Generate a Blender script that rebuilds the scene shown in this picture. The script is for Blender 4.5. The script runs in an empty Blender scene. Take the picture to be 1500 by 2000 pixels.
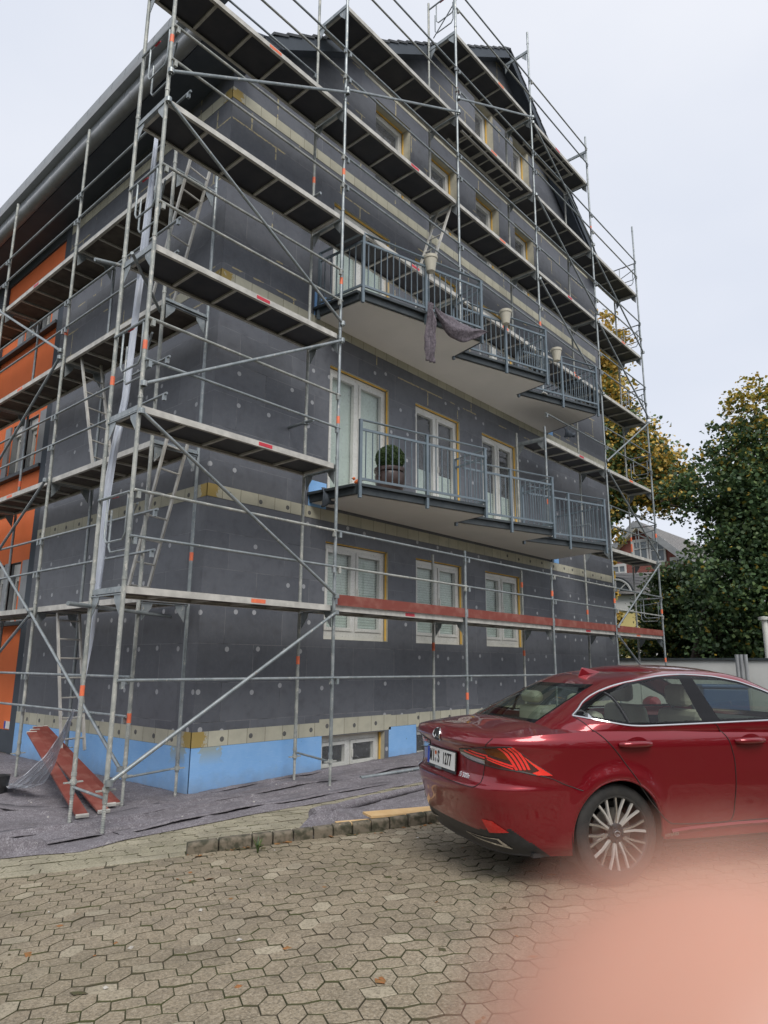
import bpy, bmesh, math, random
import numpy as np
from mathutils import Vector, Matrix, noise as mnoise
from mathutils.bvhtree import BVHTree
R = math.radians
random.seed(7); rng = np.random.default_rng(7)
scene = bpy.context.scene
col = scene.collection
H = 1.6                       # eye height above the ground below the scaffold; z values below are relative to the eye

# ---------------------------------------------------------------- camera
def cam_axes(pitch=12.393, roll=.437, yaw=48.471):
    pt, rl, yw = R(pitch), R(roll), R(yaw)
    F = Vector((math.sin(yw)*math.cos(pt), math.cos(yw)*math.cos(pt), math.sin(pt)))
    X = Vector((math.cos(yw), -math.sin(yw), 0)); U = X.cross(F)
    c, s = math.cos(rl), math.sin(rl)
    return F, c*X+s*U, -s*X+c*U
CF, CX, CU = cam_axes()
cd = bpy.data.cameras.new('camera'); cam = bpy.data.objects.new('camera', cd); col.objects.link(cam)
cam.matrix_world = Matrix(((CX.x, CU.x, -CF.x, 0), (CX.y, CU.y, -CF.y, 0), (CX.z, CU.z, -CF.z, H), (0, 0, 0, 1)))
cd.sensor_fit = 'VERTICAL'; cd.sensor_height = 24; cd.sensor_width = 18; cd.lens = 1352.9/2000*24
cd.clip_start = .002; cd.clip_end = 2000
cd.dof.use_dof = True; cd.dof.focus_distance = 6.5; cd.dof.aperture_fstop = 4.8
scene.camera = cam

# ---------------------------------------------------------------- sky, sun, exposure
SUN_EL, SUN_AZ = 48, 215
w = bpy.data.worlds.new('World'); scene.world = w; w.use_nodes = True
nt = w.node_tree; nt.nodes.clear()
out = nt.nodes.new('ShaderNodeOutputWorld'); bg = nt.nodes.new('ShaderNodeBackground')
sky = nt.nodes.new('ShaderNodeTexSky'); sky.sky_type = 'NISHITA'; sky.sun_disc = False
sky.sun_elevation = R(SUN_EL); sky.sun_rotation = R(SUN_AZ); sky.dust_density = 3
tc = nt.nodes.new('ShaderNodeTexCoord'); mp = nt.nodes.new('ShaderNodeMapping'); mp.inputs['Scale'].default_value = (1, 1, 2.2)
nz = nt.nodes.new('ShaderNodeTexNoise'); nz.inputs['Scale'].default_value = 1.6; nz.inputs['Detail'].default_value = 5; nz.inputs['Roughness'].default_value = .45
cr = nt.nodes.new('ShaderNodeValToRGB')
cr.color_ramp.elements[0].position = .3; cr.color_ramp.elements[0].color = (3.75, 3.98, 4.5, 1)
cr.color_ramp.elements[1].position = .72; cr.color_ramp.elements[1].color = (4.55, 4.65, 4.95, 1)
mx = nt.nodes.new('ShaderNodeMix'); mx.data_type = 'RGBA'; mx.inputs['Factor'].default_value = .95
nt.links.new(tc.outputs['Generated'], mp.inputs['Vector']); nt.links.new(mp.outputs[0], nz.inputs['Vector'])
nt.links.new(nz.outputs['Fac'], cr.inputs[0]); nt.links.new(sky.outputs[0], mx.inputs['A']); nt.links.new(cr.outputs[0], mx.inputs['B'])
nt.links.new(mx.outputs['Result'], bg.inputs['Color']); bg.inputs['Strength'].default_value = .12
nt.links.new(bg.outputs[0], out.inputs['Surface'])
sl = bpy.data.lights.new('sun', 'SUN'); sl.energy = 1.5; sl.angle = R(30); sl.color = (1, .96, .9)
so = bpy.data.objects.new('sun', sl); col.objects.link(so)
az = R(SUN_AZ); el = R(SUN_EL)
sd = Vector((math.sin(az)*math.cos(el), math.cos(az)*math.cos(el), math.sin(el)))
so.rotation_euler = (-sd).to_track_quat('-Z', 'Y').to_euler()
scene.view_settings.view_transform = 'Standard'; scene.view_settings.look = 'None'
scene.view_settings.gamma = 1; scene.view_settings.use_curve_mapping = False
scene.view_settings.exposure = 0.75
scene.render.resolution_x = 768; scene.render.resolution_y = 1024
scene.cycles.max_bounces = 8; scene.cycles.transparent_max_bounces = 24

# ---------------------------------------------------------------- helpers
def tag(o, label=None, cat=None, group=None, kind=None):
    if label: o['label'] = label
    if cat: o['category'] = cat
    if group: o['group'] = group
    if kind: o['kind'] = kind
    return o
def empty(name, loc, label=None, cat=None, group=None, rz=0):
    o = bpy.data.objects.new(name, None); col.objects.link(o)
    o.location = (loc[0], loc[1], loc[2]+H); o.rotation_euler = (0, 0, rz); o.empty_display_size = .1
    return tag(o, label, cat, group)
class MB:
    def __init__(s): s.v = []; s.f = []; s.m = []; s.mi = 0
    def add(s, vs, fs):
        b = len(s.v); s.v += [tuple(p) for p in vs]
        for f in fs: s.f.append(tuple(i+b for i in f)); s.m.append(s.mi)
        return s
    def box(s, a, b):
        x0, y0, z0 = a; x1, y1, z1 = b
        if x0 > x1: x0, x1 = x1, x0
        if y0 > y1: y0, y1 = y1, y0
        if z0 > z1: z0, z1 = z1, z0
        return s.add([(x0,y0,z0),(x1,y0,z0),(x1,y1,z0),(x0,y1,z0),(x0,y0,z1),(x1,y0,z1),(x1,y1,z1),(x0,y1,z1)],
                     [(0,3,2,1),(4,5,6,7),(0,1,5,4),(1,2,6,5),(2,3,7,6),(3,0,4,7)])
    def obox(s, c, sx, sy, sz, M):
        vs = [Vector(c)+M@Vector((dx*sx/2, dy*sy/2, dz*sz/2)) for dz in (-1, 1) for dx, dy in ((-1,-1),(1,-1),(1,1),(-1,1))]
        return s.add(vs, [(0,3,2,1),(4,5,6,7),(0,1,5,4),(1,2,6,5),(2,3,7,6),(3,0,4,7)])
    def bar(s, p0, p1, wd, ht, up=(0,0,1)):
        p0 = Vector(p0); p1 = Vector(p1); d = p1-p0; L = d.length; d.normalize()
        u = Vector(up); sd_ = d.cross(u)
        if sd_.length < 1e-4: sd_ = d.cross(Vector((0,1,0)))
        sd_.normalize(); u = sd_.cross(d)
        M = Matrix((d, sd_, u)).transposed()
        return s.obox((p0+p1)/2, L, wd, ht, M)
    def tube(s, p0, p1, r, n=10, r1=None): return s.path([p0, p1], r, n, r1)
    def path(s, pts, r, n=10, r1=None, closed=False):
        pts = [Vector(p) for p in pts]; k = len(pts); rings = []
        pu = None
        for i, p in enumerate(pts):
            if closed: d = pts[(i+1)%k]-pts[i-1]
            else: d = (pts[min(i+1, k-1)]-pts[max(i-1, 0)])
            d.normalize()
            if pu is None:
                a = Vector((0,0,1)) if abs(d.z) < .9 else Vector((1,0,0)); u = d.cross(a).normalized()
            else:
                u = (pu-d*pu.dot(d)).normalized()
            pu = u; v2 = d.cross(u)
            rr = r if r1 is None else r+(r1-r)*i/(k-1)
            if isinstance(r, (list, tuple)): rr = r[i]
            rings.append([p+rr*(math.cos(2*math.pi*j/n)*u+math.sin(2*math.pi*j/n)*v2) for j in range(n)])
        vs = [q for rg in rings for q in rg]; fs = []
        for i in range(k if closed else k-1):
            a = i*n; b = ((i+1)%k)*n
            for j in range(n): fs.append((a+j, a+(j+1)%n, b+(j+1)%n, b+j))
        if not closed: fs += [tuple(range(n-1, -1, -1)), tuple((k-1)*n+j for j in range(n))]
        return s.add(vs, fs)
    def lathe(s, prof, c, n=24, axis=(0,0,1), cap=False):
        ax = Vector(axis).normalized(); a = Vector((0,0,1)) if abs(ax.z) < .9 else Vector((1,0,0))
        u = ax.cross(a).normalized(); v2 = ax.cross(u); c = Vector(c)
        vs = [c+ax*h+r*(math.cos(2*math.pi*j/n)*u+math.sin(2*math.pi*j/n)*v2) for r, h in prof for j in range(n)]
        fs = [(i*n+j, i*n+(j+1)%n, (i+1)*n+(j+1)%n, (i+1)*n+j) for i in range(len(prof)-1) for j in range(n)]
        if cap: fs += [tuple(range(n)), tuple((len(prof)-1)*n+j for j in range(n))]
        return s.add(vs, fs)
    def prism(s, poly, ext):
        e = Vector(ext); n = len(poly); P = [Vector(p) for p in poly]
        fs = [tuple(range(n-1, -1, -1)), tuple(n+i for i in range(n))]+[(i, (i+1)%n, n+(i+1)%n, n+i) for i in range(n)]
        return s.add(P+[p+e for p in P], fs)
    def build(s, name, mats, parent=None, smooth=False, local=False, bevel=0, fix=True):
        if not isinstance(mats, (list, tuple)): mats = [mats]
        me = bpy.data.meshes.new(name)
        if local: vs = s.v
        else:
            off = Vector((0, 0, -H)) if parent is None else root_loc(parent)-Vector((0, 0, H))
            ox, oy, oz = off
            vs = [(x-ox, y-oy, z-oz) for x, y, z in s.v]
        me.from_pydata(vs, [], s.f)
        for m in mats: me.materials.append(m)
        if any(s.m): me.polygons.foreach_set('material_index', s.m)
        if fix:
            b = bmesh.new(); b.from_mesh(me); bmesh.ops.recalc_face_normals(b, faces=b.faces); b.to_mesh(me); b.free()
        if smooth: me.polygons.foreach_set('use_smooth', [True]*len(me.polygons)); me.set_sharp_from_angle(angle=R(38))
        o = bpy.data.objects.new(name, me); col.objects.link(o)
        if parent is not None: o.parent = parent
        if bevel:
            md = o.modifiers.new('bevel', 'BEVEL'); md.width = bevel; md.segments = 2; md.limit_method = 'ANGLE'
        return o
def root_loc(p):
    while p.parent is not None: p = p.parent
    return Vector(p.location)
def mesh_np(name, V, F, mats, parent=None, mi=None, smooth=False):
    """V (n,3) array relative to the eye, F (m,k) array of equal faces"""
    V = np.asarray(V, np.float32).copy(); F = np.asarray(F, np.int32)
    off = np.array((0, 0, -H)) if parent is None else np.array(root_loc(parent))-np.array((0, 0, H))
    V -= off
    me = bpy.data.meshes.new(name); me.vertices.add(len(V)); me.vertices.foreach_set('co', V.ravel())
    k = F.shape[1]; me.loops.add(F.size); me.loops.foreach_set('vertex_index', F.ravel())
    me.polygons.add(len(F)); me.polygons.foreach_set('loop_start', np.arange(0, F.size, k)); me.polygons.foreach_set('loop_total', np.full(len(F), k))
    if not isinstance(mats, (list, tuple)): mats = [mats]
    for m in mats: me.materials.append(m)
    if mi is not None: me.polygons.foreach_set('material_index', np.asarray(mi, np.int32))
    if smooth: me.polygons.foreach_set('use_smooth', [True]*len(F))
    me.update(calc_edges=True); me.validate()
    o = bpy.data.objects.new(name, me); col.objects.link(o)
    if parent is not None: o.parent = parent
    return o

# ---------------------------------------------------------------- materials
class NT:
    def __init__(s, name):
        s.m = bpy.data.materials.new(name); s.m.use_nodes = True; s.t = s.m.node_tree; s.t.nodes.clear()
        s.out = s.n('ShaderNodeOutputMaterial'); s.geo = None
    def n(s, t, **k):
        x = s.t.nodes.new(t)
        for a, b in k.items(): setattr(x, a, b)
        return x
    def set(s, inp, v):
        if hasattr(v, 'is_output') or isinstance(v, bpy.types.NodeSocket): s.t.links.new(v, inp)
        elif isinstance(v, (tuple, list)) and len(v) == 3 and inp.type == 'RGBA': inp.default_value = (*v, 1)
        else: inp.default_value = v
    def pos(s):
        if s.geo is None: s.geo = s.n('ShaderNodeNewGeometry')
        return s.geo.outputs['Position']
    def obj(s): return s.n('ShaderNodeTexCoord').outputs['Object']
    def mth(s, op, a, b=0., c=0.):
        x = s.n('ShaderNodeMath', operation=op); s.set(x.inputs[0], a); s.set(x.inputs[1], b); s.set(x.inputs[2], c); return x.outputs[0]
    def sep(s, v):
        x = s.n('ShaderNodeSeparateXYZ'); s.set(x.inputs[0], v); return x.outputs
    def comb(s, a, b, c):
        x = s.n('ShaderNodeCombineXYZ'); s.set(x.inputs[0], a); s.set(x.inputs[1], b); s.set(x.inputs[2], c); return x.outputs[0]
    def mapv(s, v, scale=(1,1,1), rot=(0,0,0)):
        x = s.n('ShaderNodeMapping'); s.set(x.inputs['Vector'], v); x.inputs['Scale'].default_value = scale; x.inputs['Rotation'].default_value = rot; return x.outputs[0]
    def noise(s, v, sc, det=4, ro=.55, dist=0):
        x = s.n('ShaderNodeTexNoise'); s.set(x.inputs['Vector'], v); x.inputs['Scale'].default_value = sc; x.inputs['Detail'].default_value = det
        x.inputs['Roughness'].default_value = ro; x.inputs['Distortion'].default_value = dist; return x.outputs['Fac']
    def ramp(s, f, *st):
        x = s.n('ShaderNodeValToRGB'); s.set(x.inputs[0], f); e = x.color_ramp.elements
        while len(e) < len(st): e.new(.5)
        for i, (p, c) in enumerate(st):
            e[i].position = p; e[i].color = (*c, 1) if isinstance(c, tuple) else (c, c, c, 1)
        return x.outputs[0]
    def mix(s, f, a, b, mode='MIX'):
        x = s.n('ShaderNodeMix', data_type='RGBA', blend_type=mode); s.set(x.inputs['Factor'], f)
        s.set(x.inputs['A'], a if not isinstance(a, tuple) else (*a, 1)); s.set(x.inputs['B'], b if not isinstance(b, tuple) else (*b, 1)); return x.outputs['Result']
    def bump(s, h, st=.3, d=.01):
        x = s.n('ShaderNodeBump'); x.inputs['Strength'].default_value = st; x.inputs['Distance'].default_value = d; s.set(x.inputs['Height'], h); return x.outputs[0]
    def pbr(s, color, rough=.6, metal=0., normal=None, **k):
        x = s.n('ShaderNodeBsdfPrincipled'); s.set(x.inputs['Base Color'], color if not isinstance(color, tuple) else (*color, 1))
        s.set(x.inputs['Roughness'], rough); s.set(x.inputs['Metallic'], metal)
        if normal is not None: s.set(x.inputs['Normal'], normal)
        for a, b in k.items(): s.set(x.inputs[a], b)
        return x.outputs[0]
    def end(s, sh): s.t.links.new(sh, s.out.inputs['Surface']); return s.m
def simple(name, c1, c2=None, sc=8., rough=.6, metal=0., bump=.15, det=5, bsc=None, lo=.35, hi=.65, coords='pos', **k):
    t = NT(name); v = t.pos() if coords == 'pos' else t.obj()
    c2 = c2 or tuple(x*.7 for x in c1)
    f = t.noise(v, sc, det); c = t.ramp(f, (lo, c1), (hi, c2))
    nrm = t.bump(t.noise(v, bsc or sc*6, 4), bump, .004) if bump else None
    return t.end(t.pbr(c, rough, metal, nrm, **k))

def mat_insulation():
    t = NT('graphite_insulation_board'); p = t.sep(t.pos()); u = t.mth('ADD', p[0], p[1]); z = p[2]
    br = t.n('ShaderNodeTexBrick'); t.set(br.inputs['Vector'], t.comb(u, t.mth('ADD', z, .15), 0)); br.offset = .5
    br.inputs['Scale'].default_value = 1; br.inputs['Brick Width'].default_value = 1.0; br.inputs['Row Height'].default_value = .5
    br.inputs['Mortar Size'].default_value = .0045; br.inputs['Mortar Smooth'].default_value = .2; br.inputs['Bias'].default_value = 0
    br.inputs['Color1'].default_value = (.128, .138, .160, 1); br.inputs['Color2'].default_value = (.074, .082, .100, 1); br.inputs['Mortar'].default_value = (.03, .03, .034, 1)
    c = br.outputs['Color']; seam = br.outputs['Fac']
    pv = t.comb(u, z, 0)
    c = t.mix(t.mth('MULTIPLY', seam, t.ramp(t.noise(pv, 2.2, 3), (.38, 0.), (.5, .9))), c, (.24, .245, .26))
    n1 = t.noise(pv, 1.1, 5, .6); c = t.mix(t.ramp(n1, (.35, 0.), (.7, .55)), c, (.125, .133, .152))
    st = t.noise(t.mapv(pv, (14, .8, 1)), 1.5, 4, .6); c = t.mix(t.ramp(st, (.55, 0.), (.8, .35)), c, (.155, .162, .175))
    fine = t.noise(pv, 90, 2); c = t.mix(t.ramp(fine, (.5, 0.), (.8, .3)), c, (.14, .14, .15))
    g1 = t.noise(pv, 24, 5, .75); c = t.mix(t.ramp(g1, (.44, 0.), (.66, .45)), c, (.15, .152, .165)); c = t.mix(t.ramp(t.noise(pv, 6, 5, .7), (.5, 0.), (.72, .45)), c, (.045, .046, .052))
    # scraped foam beads in some of the joints of the upper storeys
    br2 = t.n('ShaderNodeTexBrick'); wob = t.noise(pv, 11, 5, .7)
    t.set(br2.inputs['Vector'], t.comb(t.mth('ADD', u, t.mth('MULTIPLY', wob, .035)), t.mth('ADD', t.mth('ADD', z, .14), t.mth('MULTIPLY', wob, .035)), 0)); br2.offset = .5
    br2.inputs['Scale'].default_value = 1; br2.inputs['Brick Width'].default_value = 1.0; br2.inputs['Row Height'].default_value = .5; br2.inputs['Mortar Size'].default_value = .014
    fm = t.mth('MULTIPLY', br2.outputs['Fac'], t.mth('GREATER_THAN', t.noise(pv, 1.3, 2), .53))
    fm = t.mth('MULTIPLY', fm, t.mth('GREATER_THAN', t.noise(pv, 22, 4, .8), .45))
    fm = t.mth('MULTIPLY', fm, t.mth('GREATER_THAN', z, H+4.95))
    c = t.mix(fm, c, (.42, .36, .2))
    # dowel heads
    gu = t.mth('DIVIDE', u, .46); gz = t.mth('DIVIDE', z, .5)
    wn = t.n('ShaderNodeTexWhiteNoise', noise_dimensions='2D'); t.set(wn.inputs['Vector'], t.comb(t.mth('FLOOR', gu), t.mth('FLOOR', gz), 0))
    wc = t.sep(wn.outputs['Color'])
    du = t.mth('MULTIPLY', t.mth('SUBTRACT', t.mth('SUBTRACT', t.mth('FRACT', gu), .5), t.mth('MULTIPLY', t.mth('SUBTRACT', wc[0], .5), .5)), .46)
    dz = t.mth('MULTIPLY', t.mth('SUBTRACT', t.mth('SUBTRACT', t.mth('FRACT', gz), .5), t.mth('MULTIPLY', t.mth('SUBTRACT', wc[1], .5), .18)), .5)
    d = t.mth('SQRT', t.mth('ADD', t.mth('MULTIPLY', du, du), t.mth('MULTIPLY', dz, dz)))
    dm = t.mth('MULTIPLY', t.mth('LESS_THAN', d, .034), t.mth('GREATER_THAN', wc[2], .38))
    dm = t.mth('MULTIPLY', dm, t.mth('LESS_THAN', z, H+5.3))
    c = t.mix(t.mth('MULTIPLY', dm, .8), c, (.44, .45, .47))
    h = t.mth('SUBTRACT', t.mth('MULTIPLY', fine, .4), t.mth('MULTIPLY', seam, 1.)); h = t.mth('SUBTRACT', t.mth('ADD', h, t.mth('MULTIPLY', n1, 2.)), t.mth('MULTIPLY', dm, .5))
    return t.end(t.pbr(c, t.ramp(n1, (.3, .42), (.7, .6)), 0, t.bump(h, .35, .006)))
def mat_band():
    t = NT('cream_mineral_wool'); p = t.sep(t.pos()); u = t.mth('ADD', p[0], p[1]); z = p[2]; pv = t.comb(u, z, 0)
    br = t.n('ShaderNodeTexBrick'); t.set(br.inputs['Vector'], t.comb(u, z, 0)); br.offset = 0; br.offset_frequency = 1
    br.inputs['Scale'].default_value = 1; br.inputs['Brick Width'].default_value = .31; br.inputs['Row Height'].default_value = 40; br.inputs['Mortar Size'].default_value = .004
    br.inputs['Color1'].default_value = (.50, .485, .385, 1); br.inputs['Color2'].default_value = (.42, .405, .32, 1); br.inputs['Mortar'].default_value = (.12, .11, .08, 1)
    c = br.outputs['Color']; f = t.noise(pv, 5, 5); c = t.mix(t.ramp(f, (.45, 0.), (.75, .5)), c, (.30, .29, .24))
    c = t.mix(t.ramp(t.noise(pv, 60, 3), (.5, 0.), (.8, .4)), c, (.5, .48, .38))
    must = t.mth('MULTIPLY', t.mth('LESS_THAN', t.mth('ADD', t.mth('ABSOLUTE', t.mth('SUBTRACT', u, 13.1)), t.mth('MULTIPLY', t.noise(pv, 14, 5, .8), .45)), .40), t.mth('GREATER_THAN', f, .40))
    c = t.mix(t.mth('MULTIPLY', must, .8), c, (.33, .22, .03))
    gu = t.mth('DIVIDE', u, .52); wn = t.n('ShaderNodeTexWhiteNoise', noise_dimensions='1D'); t.set(wn.inputs['W'], t.mth('FLOOR', gu)); wc = t.sep(wn.outputs['Color'])
    return t.end(t.pbr(c, .9, 0, t.bump(t.noise(t.mapv(pv, (1, 12, 1)), 20, 3), .35, .004)))
def mat_felt():
    t = NT('purple_grey_felt'); p = t.pos()
    c = t.ramp(t.noise(p, 75, 4, .8), (.38, (.10, .092, .100)), (.5, (.185, .172, .188)), (.63, (.34, .325, .35)))
    c = t.mix(t.ramp(t.noise(p, 16, 4, .7), (.42, 0.), (.62, .5)), c, (.11, .095, .11))
    c = t.mix(t.ramp(t.noise(p, 1.6, 5, .65), (.42, 0.), (.70, .6)), c, (.085, .078, .085))
    c = t.mix(t.ramp(t.noise(t.mapv(p, (1, 4, 1), (0, 0, R(12))), 11, 6, .75), (.655, 0.), (.675, .9)), c, (.50, .48, .46))
    h = t.mth('ADD', t.noise(p, 75, 3), t.mth('MULTIPLY', t.noise(t.mapv(p, (1, 3.5, 1), (0, 0, R(8))), 7, 4, .6, .6), 4.))
    return t.end(t.pbr(c, .95, 0, t.bump(h, .45, .006)))
def mat_paver(name, base, alt, light, moss=.2):
    t = NT(name); g = t.n('ShaderNodeNewGeometry'); ri = g.outputs['Random Per Island']; p = g.outputs['Position']
    c = t.ramp(ri, (0, base), (.45, alt), (.90, tuple((a+b)/2 for a, b in zip(base, alt))), (.965, light), (1., light))
    c = t.mix(t.ramp(t.noise(p, 75, 4, .8), (.46, .0), (.62, .75)), c, (.46, .395, .30))
    c = t.mix(t.ramp(t.noise(t.mapv(p, (1, 1, 1), (.3, 0, 1)), 60, 4, .8), (.48, .0), (.66, .7)), c, (.045, .038, .026))
    c = t.mix(t.ramp(t.noise(p, .8, 4), (.42, 0.), (.72, moss)), c, (.11, .105, .05))
    c = t.mix(t.ramp(t.noise(p, 2.7, 4), (.45, 0.), (.75, .4)), c, (.06, .052, .04))
    return t.end(t.pbr(c, t.ramp(t.noise(p, 3, 3), (.35, .6), (.7, .85)), 0, t.bump(t.noise(p, 130, 4, .7), .55, .004)))
def mat_glass(name, tint, refl=.05, rough=.01):
    t = NT(name); lw = t.n('ShaderNodeLayerWeight'); lw.inputs['Blend'].default_value = .5
    tr = t.n('ShaderNodeBsdfTransparent'); tr.inputs[0].default_value = (*tint, 1); gl = t.n('ShaderNodeBsdfGlossy'); gl.inputs['Roughness'].default_value = rough
    f = t.mth('ADD', t.mth('MULTIPLY', t.mth('POWER', lw.outputs['Facing'], 5.), .9), refl)
    m = t.n('ShaderNodeMixShader'); t.set(m.inputs[0], f); t.t.links.new(tr.outputs[0], m.inputs[1]); t.t.links.new(gl.outputs[0], m.inputs[2])
    return t.end(m.outputs[0])
def mat_film(name, op=.25, streak=(30, 1.5, 30)):
    t = NT(name); n1 = t.noise(t.mapv(t.pos(), streak), 1., 4, .6, 1.); f = t.ramp(n1, (.45, op*.5), (.62, op), (.7, min(1, op*2.4)))
    tr = t.n('ShaderNodeBsdfTransparent'); b = t.pbr((.75, .78, .82), .25, 0, t.bump(n1, .6, .02)); m = t.n('ShaderNodeMixShader')
    t.set(m.inputs[0], f); t.t.links.new(tr.outputs[0], m.inputs[1]); t.t.links.new(b, m.inputs[2]); return t.end(m.outputs[0])
def mat_leaf(name, a, b, c3=None, trans=.25):
    t = NT(name); g = t.n('ShaderNodeNewGeometry'); ri = g.outputs['Random Per Island']
    c = t.ramp(ri, (0, a), (.55, b), (1, c3 or tuple(x*1.4 for x in b)))
    d = t.pbr(c, .55); tl = t.n('ShaderNodeBsdfTranslucent'); t.set(tl.inputs[0], c); m = t.n('ShaderNodeMixShader'); m.inputs[0].default_value = trans
    t.t.links.new(d, m.inputs[1]); t.t.links.new(tl.outputs[0], m.inputs[2]); return t.end(m.outputs[0])
def mat_paint():
    t = NT('deep_red_car_paint'); p = t.obj()
    c = t.mix(t.ramp(t.noise(p, 2.5, 4), (.5, 0.), (.8, .12)), (.225, .005, .013), (.21, .04, .032))
    return t.end(t.pbr(c, .28, .5, None, **{'Coat Weight': 1., 'Coat Roughness': .02}))

M = {}
M['eps'] = mat_insulation(); M['band'] = mat_band(); M['felt'] = mat_felt()
def mat_blue():
    t = NT('light_blue_xps'); p = t.pos(); q = t.sep(p); pv = t.comb(t.mth('ADD', q[0], q[1]), q[2], 0)
    c = t.ramp(t.noise(p, 3, 5), (.3, (.20, .42, .76)), (.7, (.26, .48, .80)))
    c = t.mix(t.ramp(t.noise(t.mapv(pv, (1, 9, 1), (0, 0, .12)), 9, 4, .7), (.52, 0.), (.62, .35)), c, (.33, .55, .82))
    c = t.mix(t.ramp(t.noise(pv, 23, 3, .6), (.70, 0.), (.72, .8)), c, (.06, .09, .14))
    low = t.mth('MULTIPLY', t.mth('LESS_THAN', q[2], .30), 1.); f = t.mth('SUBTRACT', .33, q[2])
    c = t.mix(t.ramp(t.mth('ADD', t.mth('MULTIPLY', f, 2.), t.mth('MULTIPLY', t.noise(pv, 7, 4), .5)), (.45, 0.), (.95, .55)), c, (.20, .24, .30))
    must = t.mth('LESS_THAN', t.mth('ADD', t.mth('ABSOLUTE', t.mth('SUBTRACT', t.mth('ADD', q[0], q[1]), 13.4)), t.mth('MULTIPLY', t.noise(pv, 9, 4), .6)), .46)
    must = t.mth('MULTIPLY', must, t.ramp(q[2], (.32, 0.), (.52, .6))); c = t.mix(must, c, (.36, .33, .12))
    return t.end(t.pbr(c, .75, 0, t.bump(t.noise(t.mapv(pv, (1, 6, 1)), 30, 3), .3, .004)))
M['blue'] = mat_blue()
def mat_galv(name, c1, c2, ro, me, splash):
    t = NT(name); p = t.pos(); c = t.ramp(t.noise(p, 6, 5, .65), (.36, c1), (.62, c2))
    c = t.mix(t.ramp(t.noise(t.mapv(p, (1, 1, .5)), 22, 5, .75), (splash, 0.), (splash+.03, .75)), c, (.55, .53, .48))
    c = t.mix(t.ramp(t.noise(p, 9, 4, .7), (.66, 0.), (.72, .5)), c, (.20, .12, .07))
    return t.end(t.pbr(c, ro, me, t.bump(t.noise(p, 60, 4), .25, .004)))
M['galv'] = mat_galv('galvanised_tube', (.34, .37, .38), (.22, .25, .26), .42, .5, .60)
M['galv_old'] = mat_galv('worn_galvanised_tube', (.42, .43, .40), (.25, .27, .26), .6, .25, .56)
M['alu'] = simple('weathered_deck_beam', (.60, .585, .54), (.42, .41, .38), 6, .6, .2, .25, bsc=50)
M['ply'] = simple('dark_phenolic_plywood', (.036, .038, .048), (.055, .055, .062), 3, .5, 0, .1)
M['ply_dirty'] = simple('scuffed_brown_plywood', (.05, .042, .038), (.11, .095, .08), 4, .7, 0, .2)
M['tape'] = simple('orange_marking_tape', (.85, .20, .08), (.7, .15, .08), 20, .5, bump=0)
M['redtape'] = simple('red_marking_sticker', (.6, .03, .05), (.45, .03, .05), 20, .5, bump=0)
M['redboard'] = simple('red_brown_toe_board', (.20, .045, .032), (.27, .105, .08), 5, .7, 0, .35, lo=.48, hi=.72)
M['orange'] = simple('orange_render', (.84, .195, .058), (.78, .18, .052), 2, .85, bump=.3, bsc=120)
M['anthracite'] = simple('anthracite_render', (.055, .068, .085), (.065, .08, .10), 2, .8, bump=.2, bsc=120)
M['soffit'] = simple('dark_eaves_boarding', (.06, .075, .10), (.075, .09, .115), 3, .6, bump=.1)
M['zinc'] = simple('grey_zinc_sheet', (.20, .225, .24), (.15, .17, .185), 2, .4, .5, .1)
def mat_seamed():
    t = NT('seamed_zinc'); p = t.sep(t.pos()); f = t.mth('FRACT', t.mth('DIVIDE', p[1], .46)); k = t.mth('LESS_THAN', f, .035)
    return t.end(t.pbr(t.mix(k, (.25, .27, .285), (.08, .09, .095)), .5, .1, t.bump(k, .6, .02)))
M['seamed'] = mat_seamed()
M['zinc2'] = simple('pale_zinc_gutter', (.30, .315, .325), (.24, .25, .26), 3, .5, .1, .1)
M['tile'] = simple('dark_roof_tile', (.035, .04, .045), (.055, .06, .065), 5, .5, 0, .3)
M['white'] = simple('white_upvc', (.66, .66, .62), (.56, .56, .52), 3, .4, bump=0)
M['cream'] = simple('cream_reveal_board', (.56, .53, .42), (.45, .43, .35), 6, .85, bump=.3)
M['foam'] = simple('yellow_sealing_tape', (.88, .55, .12), (.78, .48, .10), 9, .7, bump=.2)
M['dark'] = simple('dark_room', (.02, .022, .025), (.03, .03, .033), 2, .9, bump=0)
M['curtain'] = simple('pale_green_blind', (.72, .80, .74), (.62, .70, .65), 3, .9, bump=0)
M['slab'] = simple('painted_balcony_soffit', (.80, .77, .74), (.74, .72, .69), 1.2, .8, bump=.08)
M['rail'] = simple('blue_grey_railing_paint', (.135, .175, .205), (.17, .21, .24), 6, .4, .3, .05)
M['fascia'] = simple('dark_balcony_edge', (.035, .045, .052), (.055, .065, .07), 6, .5, .2, .1)
M['pane'] = mat_glass('window_glass', (.86, .9, .88), .06)
M['film'] = mat_film('protective_film', .16)
def mat_sheet():
    t = NT('cloudy_plastic_sheet'); n1 = t.noise(t.pos(), 5., 2, .5, .5); tr = t.n('ShaderNodeBsdfTransparent'); b = t.pbr((.72, .75, .80), .35, 0, t.bump(n1, .5, .03)); m = t.n('ShaderNodeMixShader')
    t.set(m.inputs[0], t.ramp(n1, (.3, .42), (.7, .72))); t.t.links.new(tr.outputs[0], m.inputs[1]); t.t.links.new(b, m.inputs[2]); return t.end(m.outputs[0])
M['plastic'] = mat_sheet()
M['felt2'] = simple('shaded_felt_copy', (.075, .062, .075), (.16, .14, .16), 26, .95, 0, .6, det=6)  # same felt, shade put into the colour to offset sky light when hung
M['binblue'] = simple('dull_blue_plastic', (.03, .08, .22), (.04, .09, .22), 5, .5, bump=0)
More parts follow.
